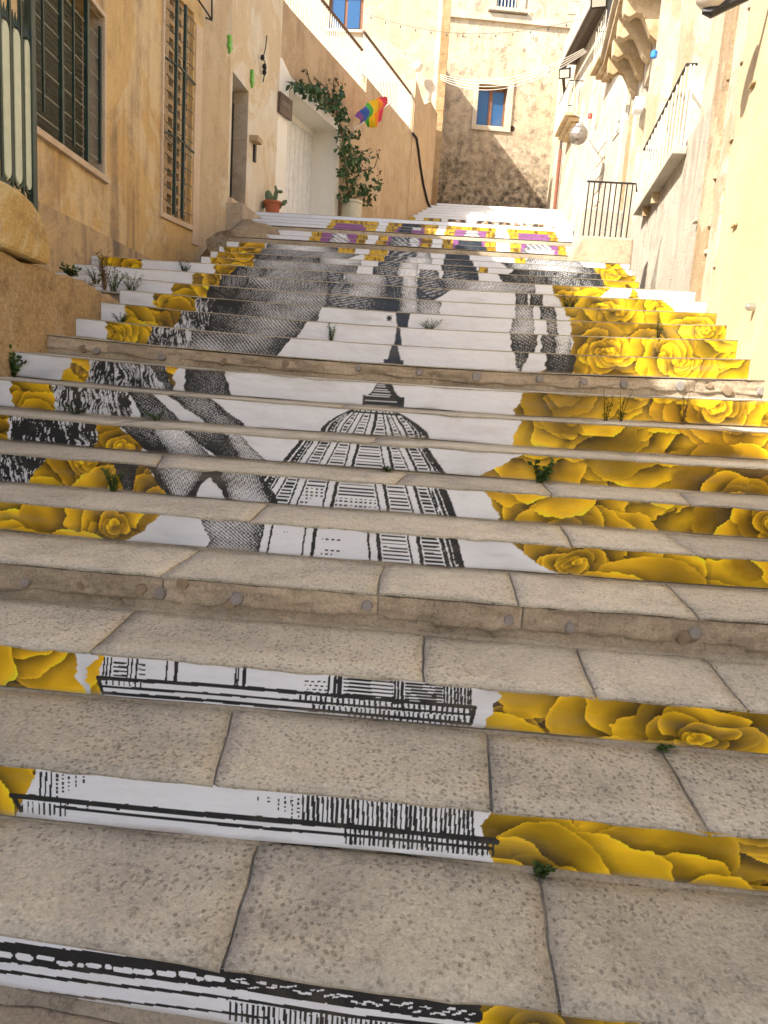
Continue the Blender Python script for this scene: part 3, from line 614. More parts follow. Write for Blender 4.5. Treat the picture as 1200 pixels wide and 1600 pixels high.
for k in range(1, NSTEP+1):
    xl, xr = span(k); D, Dn = DK[k], DK[k+1]; near = k <= 9
    # the step's own mass
    m = MB(); xs = xs_between(xl, xr, 24 if k <= 16 else 6); vs = []
    zl = ZK[k-1]-0.25
    for X in xs: vs += [(X, D+0.008+yo(k, X), zl), (X, D+0.008+yo(k, X), zf(k, X)-0.013), (X, Dn+0.35, zf(k, X)-(0.008 if k <= 9 else 0.013))]
    fs = []
    for i in range(len(xs)-1): a, b = i*3, i*3+3; fs += [(a, b, b+1, a+1), (a+1, b+1, b+2, a+2)]
    fs += [(0, 1, 2), (len(vs)-3, len(vs)-1, len(vs)-2)]
    body = m.add(vs, fs).build('step', M['riser'] if k in STONE else M['mortar'], stairs)
    # tread slabs
    js = JOINTS.get(k)
    if js: cuts = [(riser_px_x(b[0], k, False), riser_px_x(a[0], k, True)) for a, b in js]
    elif k <= 16:
        cuts = []; X = xl+random.uniform(0.5, 1.3)
        while X < xr-0.5: cuts.append((X, X+random.uniform(-0.05, 0.05))); X += random.uniform(0.75, 1.5)
    else: cuts = []
    if k <= 4: cuts = [c for c in cuts]+[(xr-0.35, xr-0.3)] if xr-cuts[-1][0] > 1.4 else cuts
    edges = [(xl, xl)]+cuts+[(xr, xr)]
    for (fa, ba), (fb, bb) in zip(edges, edges[1:]):
        nx = max(4, min(30, int((fb-fa)/0.05))) if k <= 5 else max(4, min(16, int((fb-fa)/0.09))) if k <= 9 else max(3, int((fb-fa)/0.3))
        slab(k, fa, fb, ba, bb, body, M['tread'] if k <= 13 else M['tread_far'], nx, 5 if k <= 6 else (2 if k <= 13 else 1), random.uniform(-0.003, 0.003) if k <= 16 else 0)
    # mortar fillet along the foot of the riser
    if k <= 16:
        m = MB(); vs = []; xs = xs_between(xl, xr, 70 if k <= 8 else 30)
        nn = fbm(np.array(xs)*6.0+k*5, np.zeros(len(xs))+k*3.1, 41, 3)
        for X, n in zip(xs, nn):
            n = float(n); zb = zf(k-1, X); d = 0.005+0.030*n*n*1.5; h = 0.002+0.017*n*n*1.5
            yy = D+yo(k, X); vs += [(X, yy-d, zb-0.012), (X, yy-d*0.6, zb+h*0.35), (X, yy+0.01, zb+h)]
        fs = []
        for i in range(len(xs)-1): a, b = i*3, i*3+3; fs += [(a, b, b+1, a+1), (a+1, b+1, b+2, a+2)]
        m.add(vs, fs).build('mortar_fillet', M['mortar'], body, smooth=True)
    # stone risers: rough blocks; printed risers: the vinyl strip
    if k in STONE:
        px_j = {4: (255, 590, 815, 1095), 10: (168, 275, 560, 905, 1085), 21: (600, 800), 24: (650,)}[k]
        cut = [xl]+[x_at(p_, D, (ZK[k]+ZK[k-1])/2) for p_ in px_j]+[xr]
        for a, b in zip(cut, cut[1:]):
            nx = max(6, int((b-a)/(0.018 if k == 4 else 0.035 if k == 10 else 0.3))); nz = 12 if k <= 10 else 2; m = MB(); vs = []
            fi, fz = np.meshgrid(np.arange(nx+1)/nx, np.arange(nz+1)/nz)
            X = a+0.003+(b-a-0.006)*fi; Z = zf(k-1, X)+0.004+(zf(k, X)-zf(k-1, X)-0.020)*fz
            n = fbm(X*7.0, fz*2.4+k, 51, 4)-0.5; lip = 0.28+0.34*(fbm(X*4.5, X*0+k*2.0, 57, 3)-0.5)
            Y = D-0.004-0.040*n-0.016*(fbm(X*30, fz*6+k, 52, 3)-0.5)+np.where(fz < lip, 0.022, 0.0)+np.where((fi == 0) | (fi == 1), 0.006, 0)
            if k > 10: Y = X*0+D-0.004
            vs = [tuple(p) for p in np.stack([X, Y, Z], -1).reshape(-1, 3)]
            w_ = nx+1; fs = [(j*w_+i, j*w_+i+1, (j+1)*w_+i+1, (j+1)*w_+i) for j in range(nz) for i in range(nx)]
            m.add(vs, fs).build('riser_stone', M['riser'], body, smooth=True)
        continue
    cell = D/(F_PX*0.64)*0.85
    lo, hi = max(xl+0.01, -0.60*D-0.12), min(xr-0.125 if k <= 16 else xr-0.005, 0.46*D+0.12)
    if k == 14: lo = max(lo, -3.75)
    nx = int((hi-lo)/cell); nz = max(2, int(0.135/cell)); hz0 = 0.009 if k <= 9 else 0.004
    X, V = np.meshgrid(np.linspace(lo, hi, nx+1), np.linspace(0, 1, nz+1))
    sag = zf(k, X)-ZK[k]; sagb = zf(k-1, X)-ZK[k-1]
    jag = (vnoise(X*2.0, X*0+k, 71)-0.5)*0.008
    zb = ZK[k-1]+sagb+hz0+jag; zt = ZK[k]+sag-(0.006 if k <= 7 else 0.005 if k <= 16 else 0.004)
    Z = zb+(zt-zb)*V; Y = D+yo(k, X)-0.003-0.004*fbm(X*3.0, V*0.8+k*3, 73, 2)
    if k <= 28:
        ci = np.clip(((X-CX0)/CDX), 0, CW-1).astype(int); ri = np.clip(((k-1+0.01+0.98*V)*RH), 0, CH-1).astype(int)
        C3 = ART[ri, ci]
        if cell > CDX*1.6:     # average neighbouring canvas cells so fine lines do not alias
            w2 = int(cell/CDX/2); acc = 0; n = 0
            for dx in (-w2, 0, w2): acc = acc+ART[ri, np.clip(ci+dx//2, 0, CW-1)]; n += 1
            C3 = acc/n
    else:
        pxf = (X-x_at(600, D, ZK[k]))/D*F_PX+600
        C3 = np.full(X.shape+(3,), 0.76, np.float32)
        if k <= 40:
            m1 = (pxf > 612) & (pxf < 685) & (fbm(X*2, X*0+k, 81, 2) > 0.30); C3[m1] = (0.52, 0.34, 0.015)
            m1d = m1 & (fbm(X*7, X*0+k*3, 83, 2) > 0.55); C3[m1d] = (0.14, 0.09, 0.01)
            t = fbm(X*6, V*1+k*2.2, 85, 3)+0.06
            m2 = (pxf > 690) & (pxf < 855) & (t > 0.46); C3[m2] = (0.40, 0.22, 0.10)
            C3[m2 & (t > 0.58)] = (0.05, 0.045, 0.045)
    gr = np.clip(0.55-V*7+(fbm(X*5, V*0.6+k, 91, 4)-0.5)*1.3, 0, 1)*0.65+np.clip((fbm(X*3, V*2+k*5, 93, 5)-0.60)*4, 0, 1)*0.25
    if k <= 16: C3 = C3*(1-gr[..., None])+np.array([0.27, 0.225, 0.17])*gr[..., None]
    nv = (nx+1)*(nz+1); co = np.stack([X, Y, Z], -1).reshape(-1, 3).astype(np.float32)
    idx = np.arange(nv).reshape(nz+1, nx+1)
    fq = np.stack([idx[:-1,:-1], idx[:-1,1:], idx[1:,1:], idx[1:,:-1]], -1).reshape(-1, 4).astype(np.int32)
    me = bpy.data.meshes.new('printed_panel'); me.vertices.add(nv); me.vertices.foreach_set('co', co.ravel())
    me.loops.add(fq.size); me.loops.foreach_set('vertex_index', fq.ravel())
    me.polygons.add(len(fq)); me.polygons.foreach_set('loop_start', np.arange(0, fq.size, 4, dtype=np.int32))
    me.update(calc_edges=True); me.validate()
    ca = me.color_attributes.new('print', 'FLOAT_COLOR', 'POINT')
    ca.data.foreach_set('color', np.concatenate([C3.reshape(-1, 3), np.ones((nv, 1))], 1).astype(np.float32).ravel())
    me.polygons.foreach_set('use_smooth', [True]*len(me.polygons)); me.materials.append(M['print'])
    po = bpy.data.objects.new('printed_panel', me); COL.link(po); po.parent = body
    if k == 1: first_panel = po
    # round resin discs on the plain risers are added below
def disc_on(k, px, py, r_px, mat, name, proud):
    p = atD(px, py, DK[k]); r = r_px*DK[k]/F_PX; par = [o for o in stairs.children][k-1]
    m = MB(); n = 15; y = DK[k]-0.016-proud; ph = random.uniform(0, 6.28); irr = 0.16 if mat is M['glue'] else 0.06
    rim = [r*(1+irr*math.sin(2*6.283*i/n+ph)+irr*random.uniform(-0.7, 0.7)) for i in range(n)]
    vs = [(p.x, y, p.z)]+[(p.x+rim[i]*0.8*math.cos(6.283*i/n), y+0.0004, p.z+rim[i]*0.8*math.sin(6.283*i/n)) for i in range(n)]+[(p.x+rim[i]*math.cos(6.283*i/n), y+0.02, p.z+rim[i]*math.sin(6.283*i/n)) for i in range(n)]
    m.add(vs, [(0, 1+i, 1+(i+1) % n) for i in range(n)]+[(1+i, 1+n+i, 1+n+(i+1) % n, 1+(i+1) % n) for i in range(n)]); return m.build(name, mat, par, smooth=False)
for px, py, r in ((42,909,8),(128,914,9),(252,926,10),(286,911,11),(371,934,12),(574,945,10),(795,968,9),(890,979,9),(1084,987,11),(222,920,11),(362,942,10),(1068,995,12)):
    glue = px in (128, 286, 222, 362, 1068); disc_on(4, px, py, r, M['glue'] if glue else M['stud'], 'stud_stain' if glue else 'stud', 0.0 if glue else 0.003)
for px, py, r in ((130,545,6),(152,548,6),(253,557,7),(350,565,6),(446,570,7),(560,575,5),(655,582,5),(745,588,8),(843,592,6),(913,596,6),(975,600,7),(1062,603,8),(1108,603,5),(1135,610,9),(1190,612,7)):
    glue = px in (130, 350, 446, 1108, 1135); disc_on(10, px, py, r, M['glue'] if glue else M['stud'], 'stud_stain' if glue else 'stud', 0.0 if glue else 0.003)

# ------------------------------------------------------------------ walls and houses
F1 = Wall((-3.2,0), (-3.83,10.4), 1); F2 = Wall((-3.83,10.4), (-3.5,12.57), 1); F3 = Wall((-3.5,12.57), (-3.33,15.4), 1)
LW = Wall((-3.33,15.4), (-0.52,25.76), 1); UL = Wall((-7,26.2), (-0.42,26.2), 1); ULS = Wall((-0.42,26.2), (-0.42,30.0), 1); BW = Wall((-0.9,29.77), (3.78,30.33), 1)
NW = Wall((1.24,-2), (2.652,8.4), -1); RA = Wall((2.652,8.4), (3.718,17.5), -1); H2 = Wall((3.718,17.5), (3.75,30.4), -1)
PW = Wall((-2.76,0), (-2.76,8), 1)
def wall_panel(W, u0, u1, z0, z1, holes=(), depth=0.25, thick=0.35):
    """a wall face with rectangular openings, their reveals, a back and a top"""
    m = MB(); us = sorted({u0, u1, *[h[i] for h in holes for i in (0, 1)]}); zs = sorted({z0, z1, *[h[i] for h in holes for i in (2, 3)]})
    for a, b in zip(us, us[1:]):
        for c, d in zip(zs, zs[1:]):
            cu, cz = (a+b)/2, (c+d)/2
            if any(h[0] < cu < h[1] and h[2] < cz < h[3] for h in holes): continue
            m.add([W.p(a,c), W.p(b,c), W.p(b,d), W.p(a,d)], [(0,1,2,3)])
    for h in holes:
        a, b, c, d = h[:4]; o = -depth
        for p0, p1 in (((a,c),(b,c)), ((b,c),(b,d)), ((b,d),(a,d)), ((a,d),(a,c))):
            m.add([W.p(*p0), W.p(*p1), W.p(*p1, o), W.p(*p0, o)], [(0,1,2,3)])
    m.add([W.p(u0,z1), W.p(u1,z1), W.p(u1,z1,-thick), W.p(u0,z1,-thick)], [(0,1,2,3)])
    m.add([W.p(u0,z0,-thick), W.p(u1,z0,-thick), W.p(u1,z1,-thick), W.p(u0,z1,-thick)], [(0,1,2,3)])
    for u in (u0, u1): m.add([W.p(u,z0), W.p(u,z1), W.p(u,z1,-thick), W.p(u,z0,-thick)], [(0,1,2,3)])
    return m
def upx(W, x, y, o=0.0): return W.px(x, y, o)[0]
def zpx(W, x, y, o=0.0): return W.px(x, y, o)[1]

# ochre house with the barred window
h = thing('ochre_house', 'ochre plastered house with barred window, nearest on the shaded side', 'house')
wu0, wu1, wz0, wz1 = 6.55, 8.46, 3.33, 4.90
wall_panel(F1, 2.6, F1.L, 0.0, 7.5, [(wu0, wu1, wz0, wz1)], 0.26).build('wall', M['ochre'], h)
MB().wbox(F1, -1.5, F1.L, 0.0, 2.72, 0.002, 0.035).build('plinth', M['plinth'], h)
wall_panel(F1, -3.5, 2.599, 0.0, 6.6).build('unseen_shadow_wall', M['ochre'], h)  # out-of-view wall, added and sized to shape the shadow edge on the steps
win = MB().wbox(F1, wu0, wu1, wz0, wz1, -0.30, -0.262).build('window', M['reveal'], h)
MB().wbox(F1, wu0-0.05, wu1+0.06, wz0-0.06, wz0-0.002, -0.05, 0.05).build('sill', M['pale_sill'], win)
MB().wbox(F1, wu1+0.002, wu1+0.045, wz0, wz1+0.05, -0.01, 0.014).build('frame', M['pale_sill'], win)
MB().wbox(F1, wu0, wu1, wz1+0.002, wz1+0.05, -0.01, 0.014).build('frame', M['pale_sill'], win)
MB().wbox(F1, wu1-0.004, wu1-0.001, wz0, wz1, -0.258, -0.004).build('reveal', M['reveal'], win)
su1 = wu1-0.03; nsl = 27; sh = (wz1-wz0-0.01)/nsl
for i in range(nsl):
    z = wz0+0.01+i*sh
    MB().add([F1.p(wu0+.01,z,-0.225), F1.p(su1,z,-0.225), F1.p(su1,z+sh*0.55,-0.212), F1.p(wu0+.01,z+sh*0.55,-0.212), F1.p(su1,z+sh*0.97,-0.228), F1.p(wu0+.01,z+sh*0.97,-0.228)],
             [(0,1,2,3),(3,2,4,5)]).build('roller_slat', M['shutter'], win)
for x, r, zb, zt in ((68,0.010,wz0+0.20,wz1),(96,0.019,wz0,wz1),(115,0.010,wz0+0.10,wz1),(135.5,0.021,wz0,wz1),(156,0.013,wz0+0.13,wz1-0.1)):
    u = upx(F1, x, 150, -0.03); MB().bar(F1.p(u,zb,-0.03), F1.p(u,zt,-0.03), r).build('grille_bar', M['green_iron'], win)
for i in range(8):
    z = wz0+0.16+i*0.2; MB().tube([F1.p(wu0,z,-0.045), F1.p(wu1,z,-0.045)], 0.0065, 5).build('grille_rod', M['rod'], win)

# ochre house with the tall lattice window
u313 = 1.20
h = thing('lattice_house', 'ochre house front with tall concrete lattice window behind green iron grille', 'house')
lu0, lu1, lz0, lz1 = 0.10, 0.93, 3.40, 6.20
wall_panel(F2, 0, u313, 0.0, 8.2, [(lu0, lu1, lz0, lz1)], 0.28).build('wall', M['ochre'], h)
MB().wbox(F2, lu1+0.05, u313-0.02, lz0-0.25, lz1-0.1, 0.001, 0.018).build('window_surround', M['pale_sill'], h)
MB().wbox(F2, lu0-0.06, lu0-0.02, lz0, lz1, 0.001, 0.03).build('window_surround', M['pale_sill'], h)
win = MB().wbox(F2, lu0, lu1, lz0, lz1, -0.33, -0.285).build('window', M['dark_room'], h)
MB().wbox(F2, lu0-0.06, lu1+0.06, lz0-0.07, lz0-0.002, -0.04, 0.03).build('sill', M['pale_sill'], win)
nc, nr = 4, 17; cw = (lu1-lu0)/nc; ch = (lz1-lz0)/nr
def block(u, z):
    m = MB(); t = cw*0.20; tz = ch*0.2
    for a in (( u, u+cw, z, z+tz), (u, u+cw, z+ch-tz, z+ch-0.002), (u, u+t, z+tz, z+ch-tz), (u+cw-t, u+cw-0.002, z+tz, z+ch-tz)): m.wbox(F2, a[0], a[1], a[2], a[3], -0.20, -0.06)
    return m
b0 = None
for i in range(nc):
    for j in range(nr):
        if b0 is None: b0 = block(lu0, lz0).build('lattice_block', M['block'], win); continue
        o = b0.copy(); COL.link(o); o.parent = win; d = F2.e*(cw*i); o.location = (d.x, d.y, ch*j)
for x0, y0, x1, y1, r in ((280,0,268.5,333,0.020),(291,12,283.5,342,0.020)):
    ua = upx(F2, x0, y0, 0.05); ub = upx(F2, x1, y1, 0.05); u = (ua+ub)/2
    MB().bar(F2.p(u, lz0+0.02, 0.05), F2.p(u, lz1-0.05, 0.05), r).build('grille_bar', M['green_iron'], win)
for y in (93, 209):
    z = zpx(F2, 264, y, 0.03)
    MB().tube([F2.p(lu0-0.02, z, 0.0), F2.p(lu0+0.30, z, 0.07), F2.p(lu1+0.04, z-0.02, 0.02)], 0.016, 4).build('grille_strut', M['green_iron'], win)
for i in range(14):
    z = lz0+0.12+i*0.195; MB().tube([F2.p(lu0+0.02, z+0.05, 0.03), F2.p(lu0+0.30, z-0.01, 0.05), F2.p(lu1-0.10, z, 0.05), F2.p(lu1+0.0, z+0.01, 0.01)], 0.007, 4).build('grille_rod', M['green_iron'], win)

# beige house with the dark door
h = thing('beige_house', 'peeling beige plaster house with narrow dark door and stone jambs', 'house')
wall_panel(F2, u313, F2.L, 0.0, 8.6).build('wall', M['beige'], h)
du0, du1, dz0, dz1 = 0.10, 0.94, 4.09, 5.97
wall_panel(F3, 0.0, F3.L, 0.0, 8.7, [(du0, du1, dz0, dz1)], 0.27).build('wall', M['white_old'], h)
door = MB().wbox(F3, du0, du1, dz0, dz1, -0.33, -0.275).build('door', M['dark_room'], h)
for i in range(5):
    a = du0+0.02+(du1-du0-0.04)*i/5; MB().wbox(F3, a+0.006, a+(du1-du0-0.04)/5-0.006, dz0, dz1-0.20, -0.272, -0.24).build('door_plank', M['door_dark'], door)
MB().lathe(F3.p(du0+0.12, dz0+0.85, -0.235), [(0.03,0),(0.045,0.02),(0.03,0.05)], 10, F3.n.to_3d()).build('handle', M['chrome'], door)
z = dz0
for i, hh in enumerate((0.34, 0.40, 0.37, 0.42, 0.345)):
    MB().wbox(F3, du1-0.012, du1-0.001, z+0.004, z+hh-0.006, -0.262, -0.003).build('jamb_stone', M['jamb'], door); z += hh
MB().wbox(F3, du0-0.05, du1+0.12, dz0-0.09, dz0-0.002, -0.26, 0.06).build('threshold', M['pale_sill'], door)
MB().wbox(F3, du0-0.12, du1+0.28, dz0-0.42, dz0-0.095, -0.05, 0.26).build('door_step', M['jamb'], h)
MB().wbox(F3, du0-0.14, du1+0.05, dz0-0.80, dz0-0.425, -0.05, 0.52).build('door_step', M['jamb'], h)

# tan terrace wall with whitewashed door bay
h = thing('terrace_wall', 'tan plastered terrace wall with whitewashed bay around white plank door', 'wall')
pu0, pu1, pz1, pz0 = 0.36, 2.86, 6.83, 4.35
topz = [(0,8.25),(3.67,8.2),(4.53,8.2)]
MB().wprism(LW, [(0,3.4),(pu0,3.4),(pu0,8.22),(0,8.25)], -0.75, 0).build('wall', M['ramp'], h)
MB().wprism(LW, [(pu0,pz1),(pu1,pz1),(pu1,8.21),(pu0,8.22)], -0.75, 0).build('wall', M['ramp'], h)
MB().wprism(LW, [(pu1,3.6),(4.52,3.6),(4.52,8.2),(pu1,8.21)], -0.75, 0).build('wall', M['ramp'], h)
MB().wprism(LW, [(4.52,4.0),(8.33,4.0),(8.33,8.47),(4.52,8.55)], -0.75, 0).build('wall', M['ramp'], h)
MB().wprism(LW, [(8.33,4.0),(LW.L,5.0),(LW.L,9.75),(9.9,9.85),(9.3,9.55),(8.9,9.65),(8.33,9.9)], -0.5, 0.02).build('wall', M['ramp'], h)
MB().wprism(LW, [(0,3.4),(LW.L,4.4),(LW.L,4.5),(0,3.5)], -3.2, -0.8).build('terrace_floor', M['ground'], h)
lw_ = MB()
lw_.wprism(LW, [(-0.12,3.6),(pu0,3.6),(pu0,pz1),(0.45,pz1),(0.45,7.05),(0.02,7.25),(-0.12,7.2)], 0.001, 0.012)
lw_.wprism(LW, [(0.4501,pz1),(pu1,pz1),(pu1+0.14,pz1+0.02),(pu1+0.1,6.98),(1.2,7.10),(0.4501,7.05)], 0.001, 0.012)
lw_.wprism(LW, [(pu1,3.8),(pu1+0.30,3.8),(pu1+0.24,5.2),(pu1+0.14,pz1+0.018),(pu1,pz1-0.001)], 0.001, 0.012)
lw_.build('whitewash', M['limewash'], h)
rc = MB(); dp = -0.62
for p0, p1 in (((pu1,pz0-0.6),(pu1,pz1)), ((pu1,pz1),(pu0,pz1)), ((pu0,pz1),(pu0,pz0-0.6))):
    f_ = lambda p: (p[0]+(0.006 if p[0] == pu0 else -0.006), p[1]-(0.006 if p[1] == pz1 else 0))
    p0, p1 = f_(p0), f_(p1)
    rc.add([LW.p(*p0, 0.011), LW.p(*p1, 0.011), LW.p(*p1, dp), LW.p(*p0, dp)], [(0,1,2,3)])
rc.build('reveal', M['limewash'], h)
door = MB().wbox(LW, pu0, pu1, pz0-0.6, pz1, dp-0.08, dp-0.005).build('door', M['door_white'], h)
npk = 11; pw = (pu1-pu0)/npk
for i in range(npk): MB().wbox(LW, pu0+i*pw+0.008, pu0+(i+1)*pw-0.008, pz0-0.6, pz1-0.14, dp-0.004, dp+0.030).build('door_plank', M['door_white'], door)
MB().wbox(LW, pu0, pu1, pz1-0.135, pz1-0.002, dp-0.004, dp+0.05).build('door_head', M['limewash'], door)

# railings on the terrace wall
def railing(label, u0, u1, zb, zt, sp, o=-0.12, end_post=False):
    r = thing('terrace_railing', label, 'railing')
    n = int((u1-u0)/sp); b0 = None
    for i in range(n+1):
        u = u0+(u1-u0)*i/n
        if b0 is None: b0 = MB().tube([LW.p(u,zb,o), LW.p(u,zt,o)], 0.012, 6).build('baluster', M['rail_white'], r)
        else:
            c = b0.copy(); COL.link(c); c.parent = r; d = LW.e*(u-u0); c.location = (d.x, d.y, 0)
    m = MB(); m.tube([LW.p(u0-0.05,zt+0.02,o), LW.p(u1+0.03,zt+0.0,o)], 0.035, 6); m.build('handrail', M['rail_brown'], r)
    MB().tube([LW.p(u0,zb+0.12,o), LW.p(u1,zb+0.12,o)], 0.018, 4).build('rail', M['rail_white'], r)
    if end_post: MB().bar(LW.p(u1+0.05,zb-0.3,o), LW.p(u1+0.05,zt+0.05,o), 0.045).build('post', M['rail_white'], r)
    return r
railing('white balustrade with brown handrail, left and lower stretch on the terrace', -0.3, 4.36, 8.15, 9.12, 0.115)
railing('white balustrade with brown handrail and end post, right and higher stretch', 4.46, 8.30, 8.50, 9.52, 0.115, end_post=True)

# cream house behind the terrace
h = thing('cream_house', 'sunlit cream house with blue window above the terrace railing', 'house')
ulp = lambda x, y: UL.px(x, y)
a0, zt0 = ulp(514, 10); a1, zb0 = ulp(566, 48)
wall_panel(UL, 0, UL.L-0.301, 5.0, 13.3, [(a0, a1, zb0, zb0+1.75)], 0.12).build('wall', M['cream'], h)
MB().wprism(ULS, [(0.3,5),(ULS.L,5),(ULS.L,12.62),(0.3,12.62)], -4, -0.01).build('rear_wing', M['cream'], h)
win = MB().wbox(UL, a0, a1, zb0, zb0+1.75, -0.18, -0.125).build('window', M['wood'], h)
wd = (a1-a0)
for i in range(2):
    b = a0+0.10+i*(wd-0.12)/2; MB().wbox(UL, b, b+(wd-0.12)/2-0.10, zb0+0.10, zb0+1.65, -0.123, -0.10).build('pane', M['glass'], win)
MB().wbox(UL, a0-0.08, a1+0.08, zb0-0.08, zb0-0.003, -0.05, 0.09).build('sill', M['trim'], win)
c0, cz1 = ulp(590, 128); c1, cz0 = ulp(622, 170)
MB().wbox(UL, c0, c1, cz0-1.0, cz1, 0.002, 0.03).build('terrace_door', M['sign'], h)
# worn corner column, pale face and brown flank
MB().wbox(UL, UL.L-0.30, UL.L-0.161, 5.0, 13.3, -0.3, 0.07).build('corner_stone', M['trim'], h)
q_ = MB(); n = 40
for i in range(n):
    z = 5.0+8.3*i/n; e = random.uniform(-0.004, 0.004); q_.wbox(UL, UL.L-0.16, UL.L+0.10+e, z, z+8.3/n, -0.4, 0.10+e)
q_.build('corner_stone', M['quoin'], h)

# back wall house: mould, with deeper shade painted into it
h = thing('back_house', 'tall stained house closing the stairs at the top, half in shadow', 'house')
w0, wt = BW.px(747.5, 131); w1, wb = BW.px(784.5, 199); w1 = BW.px(797, 136)[0]*0.5+BW.px(785, 198)[0]*0.5; w0 = BW.px(748, 132)[0]*0.5+BW.px(744, 195)[0]*0.5
wt = zpx(BW, 772, 134); wb = zpx(BW, 764, 197)
v0, vb = BW.px(775, 13); v1, _ = BW.px(808, 13)
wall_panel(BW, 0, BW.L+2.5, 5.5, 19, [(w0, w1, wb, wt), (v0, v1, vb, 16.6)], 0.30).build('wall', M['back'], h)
zc1 = zpx(BW, 770, 22); zc0 = zpx(BW, 770, 34)
MB().wbox(BW, 0, BW.L+2.5, zc0, zc1, -0.02, 0.10).build('string_course', M['trim'], h)
su = BW.px(878, 150)[0]
for i in range(31):
    z = 6.0+i*0.42; e = random.uniform(-0.10, 0.02)
    if zc0-0.42 < z < zc1: continue
    MB().wbox(BW, su+e, BW.L+2.5, z, z+0.40, -0.02, 0.022).build('quoin', M['trim'], h)
fr = 0.17
win = MB().wbox(BW, w0, w1, wb, wt, -0.34, -0.305).build('window', M['wood'], h)
for a, b, c, d in ((w0-fr, w0-0.002, wb-fr, wt+fr), (w1+0.002, w1+fr+0.05, wb-fr, wt+fr), (w0-0.001, w1+0.001, wt+0.002, wt+fr+0.1), (w0-0.001, w1+0.001, wb-fr, wb-0.002)):
    MB().wbox(BW, a, b, c, d, -0.02, 0.07).build('surround', M['trim'], win, bevel=0.015)
mid = (w0+w1)/2
for a, b in ((w0+0.05, mid-0.09), (mid+0.05, w1-0.07)): MB().wbox(BW, a, b, wb+0.05, wt-0.10, -0.302, -0.27).build('pane', M['glass'], win)
for a, b in ((w0, w0+0.05), (mid-0.09, mid+0.05), (w1-0.07, w1)): MB().wbox(BW, a+0.002, b-0.002, wb+0.002, wt-0.002, -0.304, -0.24).build('casement_stile', M['wood'], win)
MB().wbox(BW, w0, w1, wt-0.10, wt-0.003, -0.304, -0.245).build('casement_head', M['wood'], win)
win = MB().wbox(BW, v0, v1, vb, 16.6, -0.34, -0.305).build('window', M['glass'], h)
for i in range(6):
    u = v0+(v1-v0)*(i+0.5)/6; MB().bar(BW.p(u,vb,-0.05), BW.p(u,16.6,-0.05), 0.02).build('grille_bar', M['rail_white'], win)
for a, b in ((v0-0.22, v0-0.002), (v1+0.002, v1+0.28)): MB().wbox(BW, a, b, vb-0.02, 16.6, -0.02, 0.06).build('surround', M['trim'], win)
MB().wbox(BW, v0-0.30, v1+0.36, vb-0.14, vb-0.022, -0.02, 0.22).build('sill', M['soffit'], win)
u, z = BW.px(800, 201); MB().lathe(BW.p(u, z, -0.02), [(0.07,0),(0.10,0.03),(0.055,0.035)], 12, BW.n.to_3d()).build('vent_hole', M['dark_room'], h)

# near pale yellow house on the right
h = thing('pale_yellow_house', 'smooth pale yellow plastered house, nearest on the sunlit side', 'house')
wall_panel(NW, 0, NW.L, -0.1, 7.2).build('wall', M['right_yellow'], h)
m = MB(); n = 26; zz = [1.5+5.7*i/n for i in range(n+1)]
for a, b in zip(zz, zz[1:]):
    e = random.uniform(-0.02, 0.02); m.wbox(NW, NW.L-0.55+e, NW.L-0.02, a, b, 0.002, 0.05+random.uniform(0, 0.002))
m.build('pilaster', M['right_stone'], h)
m = MB()
for a, b in zip(zz, zz[1:]):
    e = random.uniform(-0.05, 0.05)
    m.wbox(NW, NW.L-0.95+e, NW.L-0.56+e*0.5, a, b, 0.001, 0.020+random.uniform(0, 0.001))
m.build('rough_patch', M['right_stone'] if False else M['right_white'], h)
for x, y in ((1168,132),(1140,352)):
    u, z = NW.px(x, y, 0.05); MB().wbox(NW, u-0.075, u+0.075, z-0.014, z+0.012, 0.0, 0.03).build('stone_stub', M['corbel'], h, bevel=0.01)
u, z = NW.px(1180, 480); MB().lathe(NW.p(u, z, 0.0), [(0.03,0),(0.03,0.05),(0.012,0.07)], 10, NW.n.to_3d()).build('wall_tap', M['chrome'], h)

# grey and white house with balconies
h = thing('balcony_house', 'white house with grey rendered base and two balconies on the right', 'house')
zg = 4.44
wall_panel(RA, 0, RA.L, 2.0, zg).build('wall', M['right_grey'], h)
ba0 = upx(RA, 1060, 235); ba1 = upx(RA, 1028, 270)
wall_panel(RA, 0, RA.L, zg+0.001, 11.5, [(0.9, 1.9, zg+0.002, 7.0), (3.4, 4.3, 5.0, 7.4), (6.2, 7.0, 5.2, 7.0)], 0.28).build('wall', M['right_white'], h)
for a, b, c, d in ((0.9,1.9,zg+0.002,7.0), (3.4,4.3,5.0,7.4), (6.2,7.0,5.2,7.0)): MB().wbox(RA, a, b, c, d, -0.32, -0.285).build('shutter', M['door_white'], h)
for a, b in ((2.2, 2.75), (4.9, 5.3), (8.3, 8.6)): MB().wbox(RA, a, b, 2.0 if a > 8 else zg, 11.5, 0.002, 0.06).build('pilaster', M['right_stone'] if a > 8 else M['right_white'], h)
for x, y in ((1100,395),(1085,345)):
    u, z = RA.px(x, y, 0.05); MB().wbox(RA, u-0.08, u+0.08, z-0.02, z+0.02, 0.0, 0.06).build('stone_stub', M['soffit'], h, bevel=0.01)

